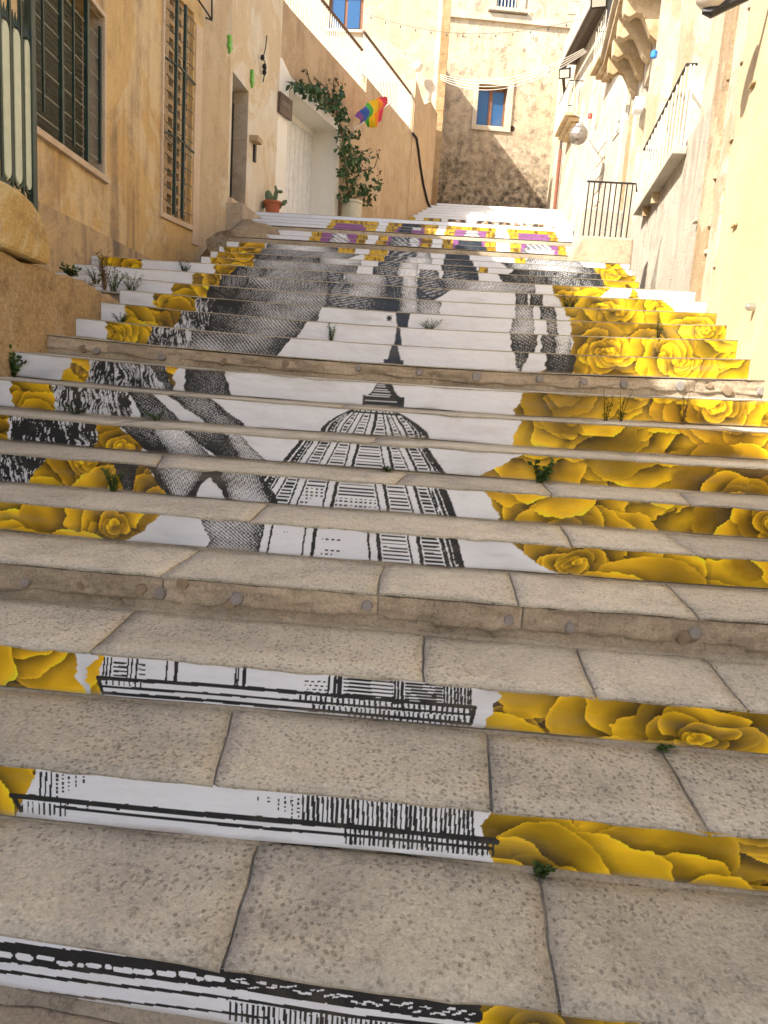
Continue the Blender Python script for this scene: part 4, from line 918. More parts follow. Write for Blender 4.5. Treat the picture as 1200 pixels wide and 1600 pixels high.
def slab_balcony(label, W, u0, u1, z, o, rail_h, bars, mat, railmat, mould=True):
    b = thing('balcony', label, 'balcony')
    MB().wbox(W, u0, u1, z, z+0.09, 0.0, o).build('slab', mat, b, bevel=0.012)
    if mould: MB().wbox(W, u0+0.08, u1-0.08, z-0.12, z-0.001, 0.0, o*0.72).build('moulding', M['corbel'], b, bevel=0.03); MB().wbox(W, u0+0.2, u1-0.2, z-0.22, z-0.121, 0.0, o*0.45).build('moulding', M['corbel'], b, bevel=0.03)
    b0 = None; oo = o-0.05
    for i in range(bars):
        u = u0+0.05+(u1-u0-0.1)*i/(bars-1)
        if b0 is None: b0 = MB().bar(W.p(u,z+0.09,oo), W.p(u,z+rail_h,oo), 0.007).build('baluster', railmat, b)
        else: c = b0.copy(); COL.link(c); c.parent = b; d = W.e*(u-u0-0.05); c.location = (d.x, d.y, 0)
    MB().tube([W.p(u0+0.03,z+rail_h,0.0), W.p(u0+0.03,z+rail_h,oo), W.p(u1-0.03,z+rail_h,oo), W.p(u1-0.03,z+rail_h,0.0)], 0.018, 5).build('handrail', M['iron_black'], b)
    for u in (u0+0.03,):
        for t in (0.3, 0.65): MB().bar(W.p(u,z+0.09,oo*t), W.p(u,z+rail_h,oo*t), 0.010).build('baluster', railmat, b)
    return b
ob = 0.17
nu, nz_ = RA.px(1050, 240, ob); fu, fz_ = RA.px(988, 344, ob)
b = slab_balcony('low narrow balcony with white railing above grey rendered wall', RA, nu, fu, nz_, ob, 1.0, 13, M['soffit'], M['rail_white'], mould=False)
for t in (0.55, 0.8): MB().wbox(RA, nu+(fu-nu)*t, nu+(fu-nu)*t+0.07, nz_-0.14, nz_-0.001, 0.0, ob*0.6).build('bracket', M['corbel'], b)
# scroll corbels
b = thing('corbel_balcony', 'stone balcony carried on four large scroll corbels', 'balcony')
zc = 7.55; oc = 0.62
def corbel(u):
    pr = [(0.0, zc+0.42), (oc, zc+0.42), (oc, zc+0.20), (oc*0.97, zc+0.10), (oc*0.80, zc+0.05), (oc*0.62, zc+0.12), (oc*0.50, zc+0.10), (oc*0.36, zc-0.04), (oc*0.22, zc-0.22), (oc*0.08, zc-0.30), (0.0, zc-0.32)]
    m = MB(); n = len(pr); wv = 0.10; vs = [RA.p(u-wv, z, o) for o, z in pr]+[RA.p(u+wv, z, o) for o, z in pr]
    return m.add(vs, [tuple(range(n)), tuple(range(2*n-1, n-1, -1))]+[(i, n+i, n+(i+1) % n, (i+1) % n) for i in range(n)])
for u in (5.75, 6.55, 7.35, 8.15): corbel(u).build('corbel', M['corbel'], b, bevel=0.012)
MB().wbox(RA, 5.3, 8.6, zc+0.421, zc+0.56, 0.0, oc+0.06).build('slab', M['corbel'], b, bevel=0.02)
MB().wbox(RA, 5.25, 8.65, zc+0.561, zc+0.66, 0.0, oc+0.14).build('slab', M['trim'], b, bevel=0.02)
b0 = None
for i in range(20):
    u = 5.35+3.2*i/19; MB().bar(RA.p(u, zc+0.66, oc+0.08), RA.p(u, zc+1.6, oc+0.08), 0.012).build('baluster', M['iron_black'], b)
MB().tube([RA.p(5.3, zc+1.6, oc+0.08), RA.p(8.6, zc+1.6, oc+0.08)], 0.02, 5).build('handrail', M['iron_black'], b)

# far white house on the right
h = thing('white_far_house', 'white house with gutter, downpipe and stained grey base beside top steps', 'house')
zd = zpx(H2, 905, 244)
o5 = upx(H2, 952, 140); p5 = upx(H2, 941, 165)
wall_panel(H2, 0, H2.L, 3.0, zd).build('wall', M['right_grey'], h)
wall_panel(H2, 0, H2.L, zd+0.001, 13.5).build('wall', M['right_white'], h)
MB().wbox(H2, 0.1, 0.5, 4.0, 13.0, 0.002, 0.07).build('pilaster', M['trim'], h)
for i in range(7):
    z = 5.3+i*0.34; MB().wbox(H2, 2.2, 3.1+random.uniform(-0.1, 0.2), z, z+0.31, 0.002, 0.03).build('exposed_stone', M['trim'], h, bevel=0.02)
ga = H2.px(934, 0, 0.42); gb = H2.px(879, 106, 0.42)
zr = (ga[1]+gb[1])/2
MB().tube([H2.p(ga[0]-2.5, ga[1]+(ga[1]-gb[1])/(gb[0]-ga[0])*2.5, 0.42), H2.p(gb[0], gb[1], 0.42)], 0.10, 8).build('gutter', M['gutter'], h)
MB().wprism(H2, [(ga[0]-2.5, ga[1]+0.14), (gb[0], gb[1]+0.10), (gb[0], gb[1]+0.2), (ga[0]-2.5, ga[1]+0.24)], 0.0, 0.36).build('eave', M['gutter'], h)
ud = upx(H2, 874, 250, 0.1)
zz0 = zpx(H2, 866, 318, 0.1); 
MB().tube([H2.p(gb[0], gb[1], 0.42), H2.p(ud, gb[1]-0.6, 0.1), H2.p(ud, zpx(H2, 875, 235, 0.1), 0.1)], 0.05, 8).build('downpipe', M['gutter'], h)
MB().tube([H2.p(ud, zpx(H2, 875, 235, 0.1), 0.1), H2.p(ud, zz0-0.3, 0.1)], 0.062, 8).build('downpipe', M['copper'], h)
nu, z1_ = H2.px(883, 176, 0.45); fu, z2_ = H2.px(866, 212, 0.45)
slab_balcony('small far balcony with moulded stone underside near the downpipe', H2, nu, fu, (z1_+z2_)/2-0.05, 0.45, 0.95, 16, M['corbel'], M['rail_white'])
nu, z1_ = H2.px(950, 62, 0.45); fu, z2_ = H2.px(922, 112, 0.45)
slab_balcony('weathered balcony slab left of the scroll corbels', H2, nu, fu, (z1_+z2_)/2-0.05, 0.45, 1.0, 8, M['corbel'], M['rail_white'])

# low walls beside the stairs
m = MB(); n = 30
top = [(-1.0, 2.02), (4.77, 2.01), (5.27, 1.99), (5.65, 1.99), (6.02, 1.97), (6.32, 1.93), (6.66, 1.90)]
pl = []
for (a, za), (b, zb_) in zip(top[1:], top[2:]):
    for i in range(4): t = i/4; pl.append((a+(b-a)*t, za+(zb_-za)*t+random.uniform(-0.02, 0.015)))
pl = [(-1.0, 2.02)]+pl+[(6.68, 1.86), (6.72, 1.6), (6.70, 0.0), (-1.0, 0.0)]
tag(m.wprism(PW, pl, -0.32, 0.0).build('boundary_wall', M['rough'], None, bevel=0.02), 'rough brown rendered low wall along left edge of the steps', 'wall')
m = MB(); m.wbox(F1, 4.0, 8.6, 0.5, 1.96, 0.04, 0.55)
tag(m.build('planting_bed', M['rough']), 'rough rendered strip of ground behind the low wall', 'planter')
blk = [(-1.0,2.42),(4.79,2.42),(4.95,2.405),(5.08,2.37),(5.19,2.31),(5.26,2.24),(5.30,2.15),(5.315,2.06),(5.30,2.0),(4.77,2.02),(-1.0,2.03)]
yb = tag(MB().wprism(PW, blk, -0.40, 0.055).build('stair_wall', M['ochre_block'], None, bevel=0.03), 'smooth ochre wall with rounded end under the green railing', 'wall')
u, z = PW.px(-5, 352, 0.06); MB().lathe(PW.p(u, z, 0.052), [(0.05,0),(0.05,0.012),(0.045,0.018)], 20, (1,0,0)).build('round_medallion', M['plinth'], yb)
g = thing('green_railing', 'dark green iron railing with three pale green oval panels', 'railing')
og = -0.02
ur = upx(PW, 48.5, 150, og)
def zbot(u): return 2.43+0.0*(u-4.8)-max(0, u-4.9)**2*0.9
for x, r in ((1,0.008),(16.5,0.009),(33.5,0.009)):
    u = upx(PW, x, 150, og); MB().bar(PW.p(u, zbot(u), og), PW.p(u, 3.95, og), r).build('railing_bar', M['green_iron'], g)
MB().wbox(PW, ur-0.028, ur+0.028, zbot(ur)-0.03, 3.95, og-0.025, og+0.025).build('post', M['green_iron'], g, bevel=0.004)
MB().tube([PW.p(4.2, 2.445, og), PW.p(4.8, 2.445, og), PW.p(ur, zbot(ur)+0.02, og)], 0.022, 6).build('bottom_rail', M['green_iron'], g)
for xc, yt, yb_, wpx in ((8,34,278,5.5),(25.5,48,287,5.5),(41.5,64,296,4.6)):
    ut, zt_ = PW.px(xc+1.0, yt, og); ub, zb_ = PW.px(xc+0.3, yb_, og); u = (ut+ub)/2; hw = wpx*4.9/F_PX*1.75; pts = []
    for i in range(17):
        t = math.pi*i/16; pts.append((u+hw*math.cos(t), zt_-hw*1.6+hw*1.6*math.sin(t)))
    for i in range(17):
        t = math.pi+math.pi*i/16; pts.append((u+hw*math.cos(t), zb_+hw*1.6+hw*1.6*math.sin(t)))
    p = MB().wprism(PW, pts, og-0.012, og+0.012).build('oval_panel', M['pale_panel'], g, bevel=0.006)
    ring = [PW.p(a+(a-u)*0.22, c+(0.02 if c > (zt_+zb_)/2 else -0.02), og) for a, c in pts]; MB().tube(ring+[ring[0]], 0.010, 5, cap=False).build('panel_ring', M['green_iron'], p)
    for d in (-0.7, 0, 0.7): MB().tube([PW.p(u+d*hw, zt_+0.01, og), PW.p(u+d*hw*1.2, zt_+0.10, og)], [0.014, 0.003], 5).build('spear_tip', M['green_iron'], p)

def lump(name, mat, c, r, seed, amp=0.25, n=26, zcut=None):
    vs = []; fs = []
    for j in range(n//2+1):
        ph = math.pi*j/(n//2)
        for i in range(n):
            th = 2*math.pi*i/n; d = Vector((math.sin(ph)*math.cos(th), math.sin(ph)*math.sin(th), math.cos(ph)))
            k_ = 1+amp*(float(fbm(np.array([d.x*2+seed+5]), np.array([d.y*2+d.z*2.7+9]), seed, 4)[0])-0.5)*2
            vs.append((c[0]+d.x*r[0]*k_, c[1]+d.y*r[1]*k_, c[2]+d.z*r[2]*k_))
    for j in range(n//2):
        for i in range(n): fs.append((j*n+i, j*n+(i+1) % n, (j+1)*n+(i+1) % n, (j+1)*n+i))
    return MB().add(vs, fs).build(name, mat, None, smooth=True)
tag(lump('plastered_mound', M['mound'], (-2.80, 11.65, 2.80), (0.66, 1.15, 0.66), 3, 0.30), 'rounded mortar mound at the foot of the dark door', 'mound')
# stone block and slab beside the stairs on the right
x0, x1 = x_at(905, 10.3, 3.2), x_at(986, 10.3, 3.2)
m = MB(); zt_ = 3.36
m.prism([(x0-0.13, 10.28, 2.6), (x1+0.02, 10.28, 2.6), (x1+0.02, 10.28, zt_), (x0+0.02, 10.28, zt_), (x0-0.10, 10.28, 3.12)], (0, 0.9, 0))
tag(m.build('stone_block', M['jamb'], None, bevel=0.03), 'low grey stone block under the small black railing', 'block')
x0b, x1b = x_at(901, 11.7, 3.8), x_at(964, 11.7, 3.8)
m = MB(); m.prism([(x0b, 11.62, 2.8), (x1b+0.06, 11.62, 2.8), (x1b+0.06, 11.62, 3.98), (x0b+0.10, 11.62, 4.02), (x0b+0.02, 11.62, 3.95)], (0, 0.35, 0))
tag(m.build('stone_slab', M['right_grey'], None, bevel=0.03), 'upright grey stone slab behind the small black railing', 'slab')
r = thing('iron_railing', 'small black iron railing of thin upright bars on stone block', 'railing')
ya = 10.62; xa = x_at(921, ya, 4.1); xb = x_at(994, ya, 4.1); zt_ = atD(955, 285, ya).z
MB().tube([(xa-0.03, ya, zt_), (xb, ya, zt_), (xb+0.02, ya, zt_-0.1)], 0.014, 5).build('top_rail', M['iron_black'], r)
b0 = None
for i in range(9):
    x = xa+(xb-xa-0.04)*i/8
    if b0 is None: b0 = MB().bar((x-0.01, ya, 3.33), (x, ya, zt_), 0.008).build('railing_bar', M['iron_black'], r)
    else: c = b0.copy(); COL.link(c); c.parent = r; c.location.x = x-xa
MB().tube([(xa-0.02, ya, 3.40), (xb-0.03, ya, 3.40)], 0.010, 4).build('bottom_rail', M['iron_black'], r)

# ------------------------------------------------------------------ pots, plants, flag, lamps, cables
def on(W, x, y, o=0.0):
    u, z = W.px(x, y, o); return W.p(u, z, o)
def ellipsoid(m, c, ex, ey, ez, n=12):
    vs = []; fs = []
    for j in range(n//2+1):
        ph = math.pi*j/(n//2)
        for i in range(n):
            th = 2*math.pi*i/n; vs.append(Vector(c)+Vector(ex)*(math.sin(ph)*math.cos(th))+Vector(ey)*(math.sin(ph)*math.sin(th))+Vector(ez)*math.cos(ph))
    for j in range(n//2):
        for i in range(n): fs.append((j*n+i, j*n+(i+1) % n, (j+1)*n+(i+1) % n, (j+1)*n+i))
    return m.add(vs, fs)
# prickly pear
pc = atD(425, 341, 14.45); zc0_ = ZK[28]+0.002
t = thing('cactus_pot', 'prickly pear cactus in small terracotta pot beside the white plank door', 'potted plant')
MB().lathe((pc.x, 14.45, zc0_), [(0.105,0),(0.15,0.20),(0.152,0.205),(0.172,0.207),(0.175,0.245),(0.155,0.248),(0.150,0.225)], 24).build('pot', M['terracotta'], t, smooth=False)
for x, y0, y1, w_, lean in ((421,323,297,0.075,-0.06),(430,318,293,0.045,0.03),(408,326,311,0.055,-0.12),(437,326,318,0.035,0.05),(444,323,311,0.05,0.16),(438,303,297,0.055,0.10),(431,297,290,0.02,0.0)):
    a = atD(x, y0, 14.45); b = atD(x, y1, 14.45); hgt = (b-a).length/2; c = (a+b)/2; up = Vector((lean, 0, 0.25)).normalized()*hgt
    m = MB(); ellipsoid(m, (c.x, 14.45+random.uniform(-0.05, 0.05), c.z), Vector((w_, random.uniform(-0.02, 0.03), -lean*w_*2)), Vector((0, 0.018, 0)), up); m.build('cactus_pad', M['cactus'], t, smooth=True)
# bougainvillea
pb = on(LW, 549, 334, 0.30)
t = thing('bougainvillea', 'climbing bougainvillea in cream pot growing up over white door bay', 'potted plant')
MB().lathe((pb.x, pb.y, pb.z-0.25), [(0.20,0),(0.235,0.10),(0.24,0.35),(0.225,0.46),(0.25,0.48),(0.25,0.53),(0.21,0.54),(0.2,0.5)], 24).build('pot', M['cream_pot'], t)
stems = [[(547,318),(542,285),(539,250),(536,220),(530,190),(518,165),(495,147),(470,131),(455,128)], [(530,190),(522,150),(521,125)], [(500,150),(483,125),(479,108)], [(545,300),(562,268),(585,262),(592,240)], [(540,250),(560,240),(580,232)], [(548,310),(575,305),(580,318)], [(518,165),(512,140),(490,120)]]
for pts in stems: MB().tube([on(LW, x, y, 0.20+random.uniform(0, 0.1)) for x, y in pts], [0.022*(1-0.75*i/len(pts)) for i in range(len(pts))], 5).build('stem', M['stem'], t)
def leaves(cl, W, size, mat, name, parent, o=0.25, od=0.16):
    m = MB()
    for x, y, rx, ry, n in cl:
        for _ in range(int(n*0.6)):
            a = random.random()*6.28; r = math.sqrt(random.random()); p = on(W, x+rx*r*math.cos(a), y+ry*r*math.sin(a), o+random.gauss(0, od*0.6))
            d = Vector((random.gauss(0, 1), random.gauss(0, 1), random.gauss(-0.3, 0.8))).normalized(); n_ = Vector((random.gauss(0.4, 1), random.gauss(-0.5, 1), random.gauss(0.6, 0.8))).normalized()
            e = d.cross(n_).normalized(); s_ = size*random.uniform(0.6, 1.35); n_ = e.cross(d)
            m.add([p, p+d*s_*0.45+e*s_*0.36+n_*s_*0.10, p+d*s_, p+d*s_*0.45-e*s_*0.36+n_*s_*0.10], [(0,1,2),(0,2,3)])
    o_ = m.build(name, mat, parent); return o_
CL = [(462,131,8,6,34),(476,136,12,8,70),(492,146,16,11,110),(510,158,17,15,130),(526,148,11,20,80),(532,182,13,13,90),(537,205,9,10,55),(548,212,14,6,40),(536,226,12,12,70),(548,242,17,14,120),(564,246,16,11,80),(545,270,17,15,130),(572,268,12,9,50),(551,296,20,16,150),(576,300,15,11,70),(540,310,12,8,50),(574,318,7,5,22),(588,285,6,9,26)]
f_ = leaves(CL, LW, 0.125, M['leaf'], 'foliage', t); f_['kind'] = 'stuff'
f_ = leaves([(479,112,3,8,9),(494,124,5,6,8),(520,126,9,7,20),(537,130,4,6,6),(591,268,6,6,9),(588,240,5,12,10),(560,220,3,8,6),(510,132,8,6,6)], LW, 0.085, M['leaf_dry'], 'dry_shoots', t); f_['kind'] = 'stuff'
# rainbow flag
t = thing('rainbow_flag', 'rainbow striped flag on a short white pole above the vine', 'flag')
FO = 0.75
pa, pb_ = on(LW, 552, 202, 0.05), on(LW, 612, 159.5, FO)
MB().tube([pa, pb_], 0.017, 8).build('pole', M['rail_white'], t)
def lerp(a, b, f): return a+(b-a)*f
A_, B_, C_, D_ = on(LW, 551, 182.5, FO-0.25), on(LW, 560, 195.5, FO-0.5), on(LW, 602, 166, FO-0.06), on(LW, 598, 151, FO+0.05)
for i in range(6):
    m = MB(); vs = []
    for a in range(5):
        f = (i+a/4)/6
        for b in range(9):
            g = b/8; top_ = lerp(A_, D_, f); bot = lerp(B_, C_, f); p = lerp(bot, top_, g)
            bul = math.sin(math.pi*f)*0.09*g; w_ = 0.035*math.sin(f*17+g*3)*g
            p = p+Vector((-0.25*bul, 0, bul))+LW.n.to_3d()*(w_+0.10*math.sin(g*2.6)); vs.append(p)
    m.add(vs, [(a*9+b, a*9+b+1, (a+1)*9+b+1, (a+1)*9+b) for a in range(4) for b in range(8)]); m.build('stripe', M['flag%d' % (5-i)], t, smooth=True)
E_, G_, I_, J_ = on(LW, 571, 188, FO-0.42), on(LW, 602, 166, FO-0.06), on(LW, 575.5, 196.5, FO-0.48), on(LW, 599, 188, FO-0.12)
for i in range(4):
    m = MB(); vs = []
    for a in range(4):
        f = (i+a/3)/4
        for b in range(6):
            g = b/5; p = lerp(lerp(E_, G_, f), lerp(I_, J_, f), g)-Vector((0, 0, 0.09*math.sin(math.pi*f)*g))-LW.n.to_3d()*(0.05*math.sin(f*9)*g+0.03); vs.append(p)
    m.add(vs, [(a*6+b, a*6+b+1, (a+1)*6+b+1, (a+1)*6+b) for a in range(3) for b in range(5)]); m.build('stripe', M['flag%d' % (3-i)], t, smooth=True)
# brown sign
u0, u1 = upx(LW, 431.5, 157), upx(LW, 450.5, 175); z1, z0 = zpx(LW, 450.5, 158), zpx(LW, 450.5, 190)
t = MB().wbox(LW, u0, u1, z0, z1, 0.03, 0.09).build('shop_sign', M['sign'], None, bevel=0.006); tag(t, 'dark brown square sign board on the whitewashed wall', 'sign')
random.seed(5)
for row, zz_ in ((0, 0.62), (1, 0.50)):
    u = u0+0.10
    while u < u1-0.10:
        wv = random.uniform(0.012, 0.03); MB().wbox(LW, u, u+wv, z0+(z1-z0)*zz_-0.012, z0+(z1-z0)*zz_+0.012, 0.0905, 0.093).build('lettering', M['sign_ink'], t); u += wv+0.025
# glazed lizards
def lizard(W, x, y, hpx, label):
    u, z = W.px(x, y, 0.01); D_px = W.p(u, z).y/F_PX; H = hpx*D_px/2; w_ = H*0.34
    prof = [(0.0,1.0),(0.35,0.85),(0.45,0.6),(1.05,0.72),(1.1,0.55),(0.7,0.35),(0.75,0.0),(0.6,-0.25),(1.15,-0.15),(1.2,-0.4),(0.55,-0.55),(0.25,-0.8),(-0.25,-1.2),(-0.15,-0.8),(-0.5,-0.5),(-1.1,-0.45),(-1.0,-0.2),(-0.6,-0.2),(-0.75,0.1),(-0.6,0.4),(-1.1,0.6),(-0.95,0.8),(-0.4,0.7)]
    o = MB().wprism(W, [(u+a*w_*1.5, z+b*H) for a, b in prof], 0.004, 0.045).build('lizard_ornament', M['gecko'], None, bevel=0.008); tag(o, label, 'ornament', 'green lizard ornaments on the wall')
lizard(F2, 358, 68, 24, 'green glazed lizard ornament high on wall, above dark door')
lizard(F3, 393, 122, 24, 'green glazed lizard ornament lower on wall, beside dark door')
# bracket with metal strip, insulators and wires on the beige house
t = thing('wall_bracket', 'brown stone bracket with dark metal strip right of dark door', 'bracket')
u, z = F3.px(397, 218, 0.05); MB().wbox(F3, u-0.12, u+0.14, z-0.05, z+0.04, 0.0, 0.16).build('shelf', M['terracotta'] if False else M['corbel'], t, bevel=0.01)
u, z = F3.px(399, 232, 0.03); MB().wbox(F3, u-0.045, u+0.045, z-0.22, z+0.20, 0.002, 0.04).build('metal_strip', M['lamp_black'], t)
def wire(name, pts, r, mat, label, cat='cable'):
    return tag(MB().tube(pts, r, 5).build(name, mat), label, cat)
P3 = lambda pts, W, o: [on(W, x, y, o) for x, y in pts]
t = thing('insulator_wire', 'black wire with ceramic insulators hanging on the beige house', 'cable')
MB().tube(P3([(417,55),(415,75),(411,90),(414,98),(416,106),(413,118),(411,128)], F3, 0.06), 0.010, 5).build('wire', M['cable'], t)
for x, y in ((410,90),(413,104),(413,113)): p = on(F3, x, y, 0.07); m = MB(); ellipsoid(m, p, (0.04,0,0), (0,0.04,0), (0,0,0.05), 8); m.build('insulator', M['cable'], t)
t = thing('iron_wall_bracket', 'thin iron cable bracket high on wall beside lattice window', 'bracket')
MB().tube(P3([(310,0),(325,22),(331,32)], F2, 0.12), 0.014, 5).build('stay', M['iron_black'], t); MB().tube(P3([(331,0),(331,32),(322,28)], F2, 0.14), 0.014, 5).build('arm', M['iron_black'], t)
wire('black_hose', [on(LW, x, y, 0.06) for x, y in ((645,208),(651,216),(654,235),(657,260),(662,290),(668,315),(674,328),(680,331),(682,326))], 0.035, M['cable'], 'black cable looping down the end of the terrace wall')
# lines across the alley
random.seed(9)
def span_line(a, b, sag, r, n=16): return [lerp(a, b, i/n)-Vector((0, 0, sag*4*(i/n)*(1-i/n))) for i in range(n+1)]
for i in range(4):
    a = on(UL, 688, 116+i*2.6, 0.15); b = on(H2, 912+i*1.6, 76+i*1.6, 0.50)
    wire('washing_line', span_line(a, b, 0.42+0.05*i, 0.014), 0.007, M['line'], '%s white washing line stretched across the top of the alley' % ('uppermost', 'second highest', 'second lowest', 'lowest')[i])
a = on(UL, 565, 18, 0.2); b = on(H2, 905, 30, 0.4); ln = span_line(a, b, 0.5, 0.01, 40)
t = thing('light_string', 'thin string of small bulbs hung across in front of back house', 'light string')
MB().tube(ln, 0.006, 4).build('wire', M['cable'], t)
for i in range(2, 40, 3): m = MB(); ellipsoid(m, ln[i]-Vector((0, 0, 0.07)), (0.02,0,0), (0,0.02,0), (0,0,0.04), 8); m.build('bulb', M['lamp_black'], t)
# lamps
def lamp_ball(label, c, r, mat, name='globe_lamp', cap=True, cat='lamp'):
    t = thing(name, label, cat); m = MB(); ellipsoid(m, c, (r,0,0), (0,r,0), (0,0,r), 20); m.build('globe', mat, t, smooth=True)
    if cap: MB().lathe((c[0], c[1], c[2]+r*0.8), [(r*0.5,0),(r*0.42,r*0.25),(r*0.12,r*0.4),(r*0.08,r*0.9)], 14).build('cap', M['chrome'], t)
    return t
p = on(UL, 653, 104, 0.35); t = lamp_ball('white globe wall lamp on cream house above terrace end', p, 0.15, M['rail_white'])
MB().tube([p-Vector((0,0,0.2)), p-Vector((-0.05,-0.1,0.9))], 0.03, 6).build('bracket', M['rail_white'], t)
p = on(H2, 904, 211, 0.75); t = lamp_ball('silvery faceted globe lamp hanging below the small far balcony', p, 0.22, M['globe'])
MB().tube([p+Vector((0,0,0.4)), on(H2, 898, 178, 0.4)], 0.012, 5).build('hanging_wire', M['line'], t)
def floodlight(label, c, s_, aim):
    t = thing('floodlight', label, 'lamp'); aim = Vector(aim).normalized(); e = aim.cross(Vector((0,0,1))).normalized(); f = e.cross(aim)
    def bx(w_, h_, d0, d1): 
        return [Vector(c)+e*a*w_+f*b*h_+aim*d for d in (d0, d1) for a, b in ((-1,-1),(1,-1),(1,1),(-1,1))]
    MB().hexa(bx(s_, s_*0.8, -0.10, 0.0)).build('housing', M['lamp_black'], t); MB().hexa(bx(s_*0.8, s_*0.6, 0.001, 0.012)).build('lens', M['lamp_glass'], t)
    MB().tube([Vector(c)-aim*0.1, Vector(c)-aim*0.25+Vector((0.1,0,0.15))], 0.03, 6).build('bracket', M['lamp_black'], t)
floodlight('small black floodlight at far end of the gutter', on(H2, 882, 115, 0.55), 0.17, (-0.35, -1, -0.5))
floodlight('black floodlight at top edge beside the balcony corbels', on(H2, 936, 1, 0.6), 0.19, (-0.3, -1, -0.7))
t = thing('street_lamp', 'street lamp with amber glass bowl jutting from pale yellow house', 'street lamp')
p = on(NW, 1112, 0, 0.45)
MB().lathe(p, [(0.02,-0.07),(0.07,-0.06),(0.115,-0.01),(0.13,0.07),(0.10,0.14)], 20).build('glass_bowl', M['lamp_glass'], t, smooth=True)
e_ = NW.e.to_3d(); n_ = NW.n.to_3d()
MB().tube([p-n_*0.45+Vector((0,0,0.10)), p-n_*0.12+Vector((0,0,-0.03)), p+Vector((0,0,-0.085)), p+n_*0.06+Vector((0,0,-0.08))], [0.03,0.045,0.05,0.02], 8).build('arm', M['lamp_black'], t)
MB().lathe(p+Vector((0,0,0.12)), [(0.15,0),(0.13,0.06),(0.05,0.10)], 20).build('hood', M['lamp_black'], t)
# plaque with the street name, as far as it can be read
t = thing('street_plaque', 'white street name plaque with thin black border and faded lettering', 'plaque')
pu0_, pz1_ = H2.px(961.5, 185); pu1_, _ = H2.px(981, 190); pu0_, pu1_ = min(pu0_, pu1_), max(pu0_, pu1_); zt_ = zpx(H2, 970, 184.5); zb_ = zpx(H2, 970, 203.5)
MB().wbox(H2, pu0_, pu1_, zb_, zt_, 0.002, 0.03).build('plate', M['plaque'], t, bevel=0.008)
for a in ((pu0_+.03, pu1_-.03, zt_-.05, zt_-.03), (pu0_+.03, pu1_-.03, zb_+.03, zb_+.05), (pu0_+.03, pu0_+.06, zb_+.051, zt_-.051), (pu1_-.06, pu1_-.03, zb_+.051, zt_-.051)): MB().wbox(H2, *a, 0.031, 0.034).build('border', M['ink'], t)
def text(body, W, u, z, size, o, mat, parent, su=1.0):
    c = bpy.data.curves.new('lettering', 'FONT'); c.body = body; c.size = size; c.extrude = 0.002; c.align_x = 'CENTER'
    o_ = bpy.data.objects.new('lettering', c); COL.link(o_)
    X_ = -W.e.to_3d(); Z_ = W.n.to_3d(); Y_ = Vector((0,0,1)); p = W.p(u, z, o)
    dg = bpy.context.evaluated_depsgraph_get(); me = bpy.data.meshes.new_from_object(o_.evaluated_get(dg)); bpy.data.objects.remove(o_)
    o2 = bpy.data.objects.new('lettering', me); COL.link(o2); me.materials.append(mat); o2.parent = parent
    o2.matrix_world = Matrix(((X_.x*su, Y_.x, Z_.x, p.x), (X_.y*su, Y_.y, Z_.y, p.y), (X_.z*su, Y_.z, Z_.z, p.z), (0,0,0,1))); return o2
cu = (pu0_+pu1_)/2; hh = zt_-zb_; su_ = (pu1_-pu0_)/hh*0.8
text('RI', H2, cu, zb_+hh*0.55, hh*0.36, 0.032, M['ink'], t, su_); text('GIG', H2, cu, zb_+hh*0.18, hh*0.36, 0.032, M['ink'], t, su_)
p = on(RA, 1022, 85, 0.25); tag(MB().lathe(p, [(0.03,-0.05),(0.045,-0.045),(0.05,0.035),(0.03,0.05)], 12).build('blue_pot', M['blue_plastic']), 'small blue plastic pot hanging on the white house wall', 'pot')
p = on(H2, 922, 181, 0.2); tag(MB().lathe(p, [(0.05,-0.06),(0.06,-0.05),(0.06,0.04),(0.035,0.06)], 12).build('red_pot', M['red_plastic']), 'small red plastic pot by the far house wall', 'pot')
p = on(RA, 1010, 116, 0.15); tag(MB().wbox(RA, RA.px(1010,116)[0]-0.15, RA.px(1010,116)[0]+0.15, p.z-0.12, p.z+0.10, 0.002, 0.16).build('meter_box', M['door_white'], None, bevel=0.01), 'small white electric box on the white house below corbels', 'box')

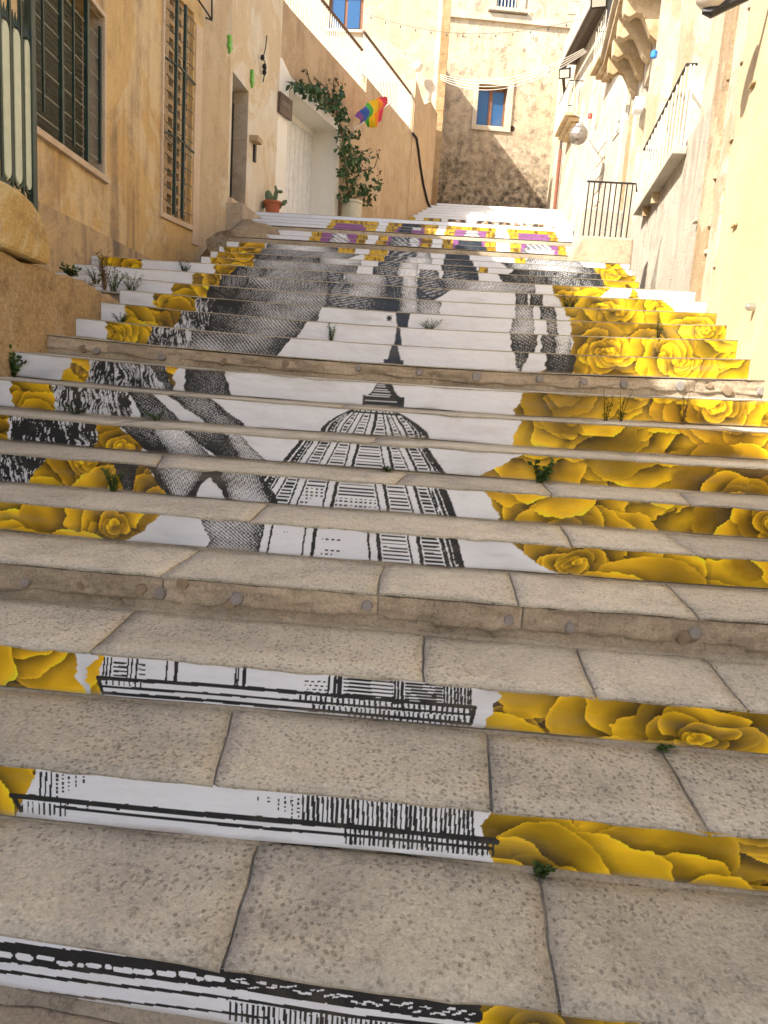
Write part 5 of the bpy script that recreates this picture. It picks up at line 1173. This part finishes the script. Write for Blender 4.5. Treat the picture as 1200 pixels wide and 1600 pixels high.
# ------------------------------------------------------------------ weeds growing from the steps
def weed(px, k, h, n, spread, kind, label, dx=0.0, base=None):
    D = DK[k]; z = ZK[k-1]; X = x_at(px, D, z); z = zf(k-1, X) if base is None else base[2]
    b = Vector((X, D-0.02, z)) if base is None else Vector(base)
    t = thing('weed', label, 'weed', 'weeds growing in the cracks'); sm = MB(); lm = MB()
    mat = {'g': 'weed', 'd': 'weed_dark', 'y': 'weed_dry'}[kind[0]]
    for i in range(n):
        a = random.uniform(0, 6.28); r0 = random.uniform(0, 0.25*spread); H = h*random.uniform(0.55, 1.1)
        p0 = b+Vector((math.cos(a)*r0, -abs(math.sin(a))*r0*0.4, 0)); lean = Vector((math.cos(a)*spread*random.uniform(0.3, 1), -abs(math.sin(a))*spread*0.5, 0))
        pts = [p0+lean*(t_**1.6)+Vector((0, 0, H*t_)) for t_ in (0, 0.35, 0.7, 1)]
        sm.tube(pts, [0.003, 0.0025, 0.002, 0.001], 4)
        nl = 14 if kind[1] == 'f' else 8
        for j in range(nl):
            f = (j+1.5)/(nl+1); q0 = p0+lean*(f**1.6)+Vector((0, 0, H*f)); d = Vector((random.gauss(0, 1), random.gauss(-0.3, 0.8), random.gauss(0.5, 0.5))).normalized()
            L = (0.020 if kind[1] == 'f' else 0.034)*random.uniform(0.7, 1.4)*(h/0.14)**0.5; e = d.cross(Vector((random.gauss(0,1), random.gauss(0,1), 1))).normalized()*L*(0.13 if kind[1] == 'f' else 0.34)
            lm.add([q0, q0+d*L*0.5+e, q0+d*L, q0+d*L*0.5-e], [(0, 1, 2, 3)])
    sm.build('stems', M['weed_dry'] if kind[0] == 'y' else M[mat], t); lm.build('leaves', M[mat], t)
random.seed(21)
weed(24, 9, 0.17, 14, 0.07, 'gl', 'leafy weed where the low wall meets the steps')
weed(518, 12, 0.14, 9, 0.04, 'gf', 'feathery weed in front of the white panel left of finial')
weed(672, 13, 0.10, 14, 0.13, 'gf', 'spreading weed right of the printed finial')
weed(945, 9, 0.20, 3, 0.05, 'df', 'two dark thin stalks against yellow roses')
weed(968, 9, 0.19, 3, 0.07, 'df', 'dark thin stalks leaning right against yellow roses')
weed(1064, 9, 0.20, 4, 0.04, 'yf', 'tall dry stalks against yellow roses at right')
weed(1025, 13, 0.17, 6, 0.04, 'df', 'upright weed on yellow roses near sunlit wall')
weed(1020, 12, 0.12, 4, 0.04, 'yf', 'dry pale weed on sunlit yellow roses')
weed(842, 7, 0.12, 12, 0.08, 'gl', 'leafy weed at left edge of the lower roses')
weed(180, 6, 0.12, 14, 0.06, 'gf', 'bushy green weed among shaded yellow roses')
weed(885, 15, 0.16, 14, 0.10, 'df', 'dark bushy weed beside the upper roses')
weed(288, 16, 0.16, 12, 0.08, 'df', 'dark weed on white panel below lattice window')
weed(190, 12, 0.09, 12, 0.14, 'gf', 'low spreading weed on step near the low wall end')
weed(846, 2, 0.03, 12, 0.03, 'gl', 'tiny moss tuft in slab joint of second step')
weed(1030, 3, 0.02, 8, 0.04, 'gl', 'tiny moss tuft under roses of third step')
weed(120, 8, 0.06, 8, 0.10, 'gf', 'small weed at foot of printed fringe')
weed(245, 8, 0.06, 8, 0.12, 'gf', 'small weed at foot of printed arm')
weed(1092, 16, 0.10, 6, 0.04, 'gl', 'small weed at foot of tan pilaster')
weed(605, 7, 0.03, 6, 0.05, 'gl', 'tiny weed under the printed dome')
for i, (x, y, hh, kk, lb) in enumerate(((150,440,0.14,'df','dark weed on the far end of the low wall'), (178,452,0.22,'gf','tall weed at far end of low wall'), (205,458,0.20,'gf','bushy weed just beyond the low wall end'), (112,428,0.08,'gl','small leafy weed on top of low wall'), (165,450,0.30,'yf','tall thin dry stalk at low wall end'), (135,450,0.08,'yf','dried weed clump on crumbling wall edge'))):
    p = on(PW, x, y, -0.08); weed(0, 13, hh, 14, 0.12, kk, lb, base=(p.x, p.y, p.z-0.02))
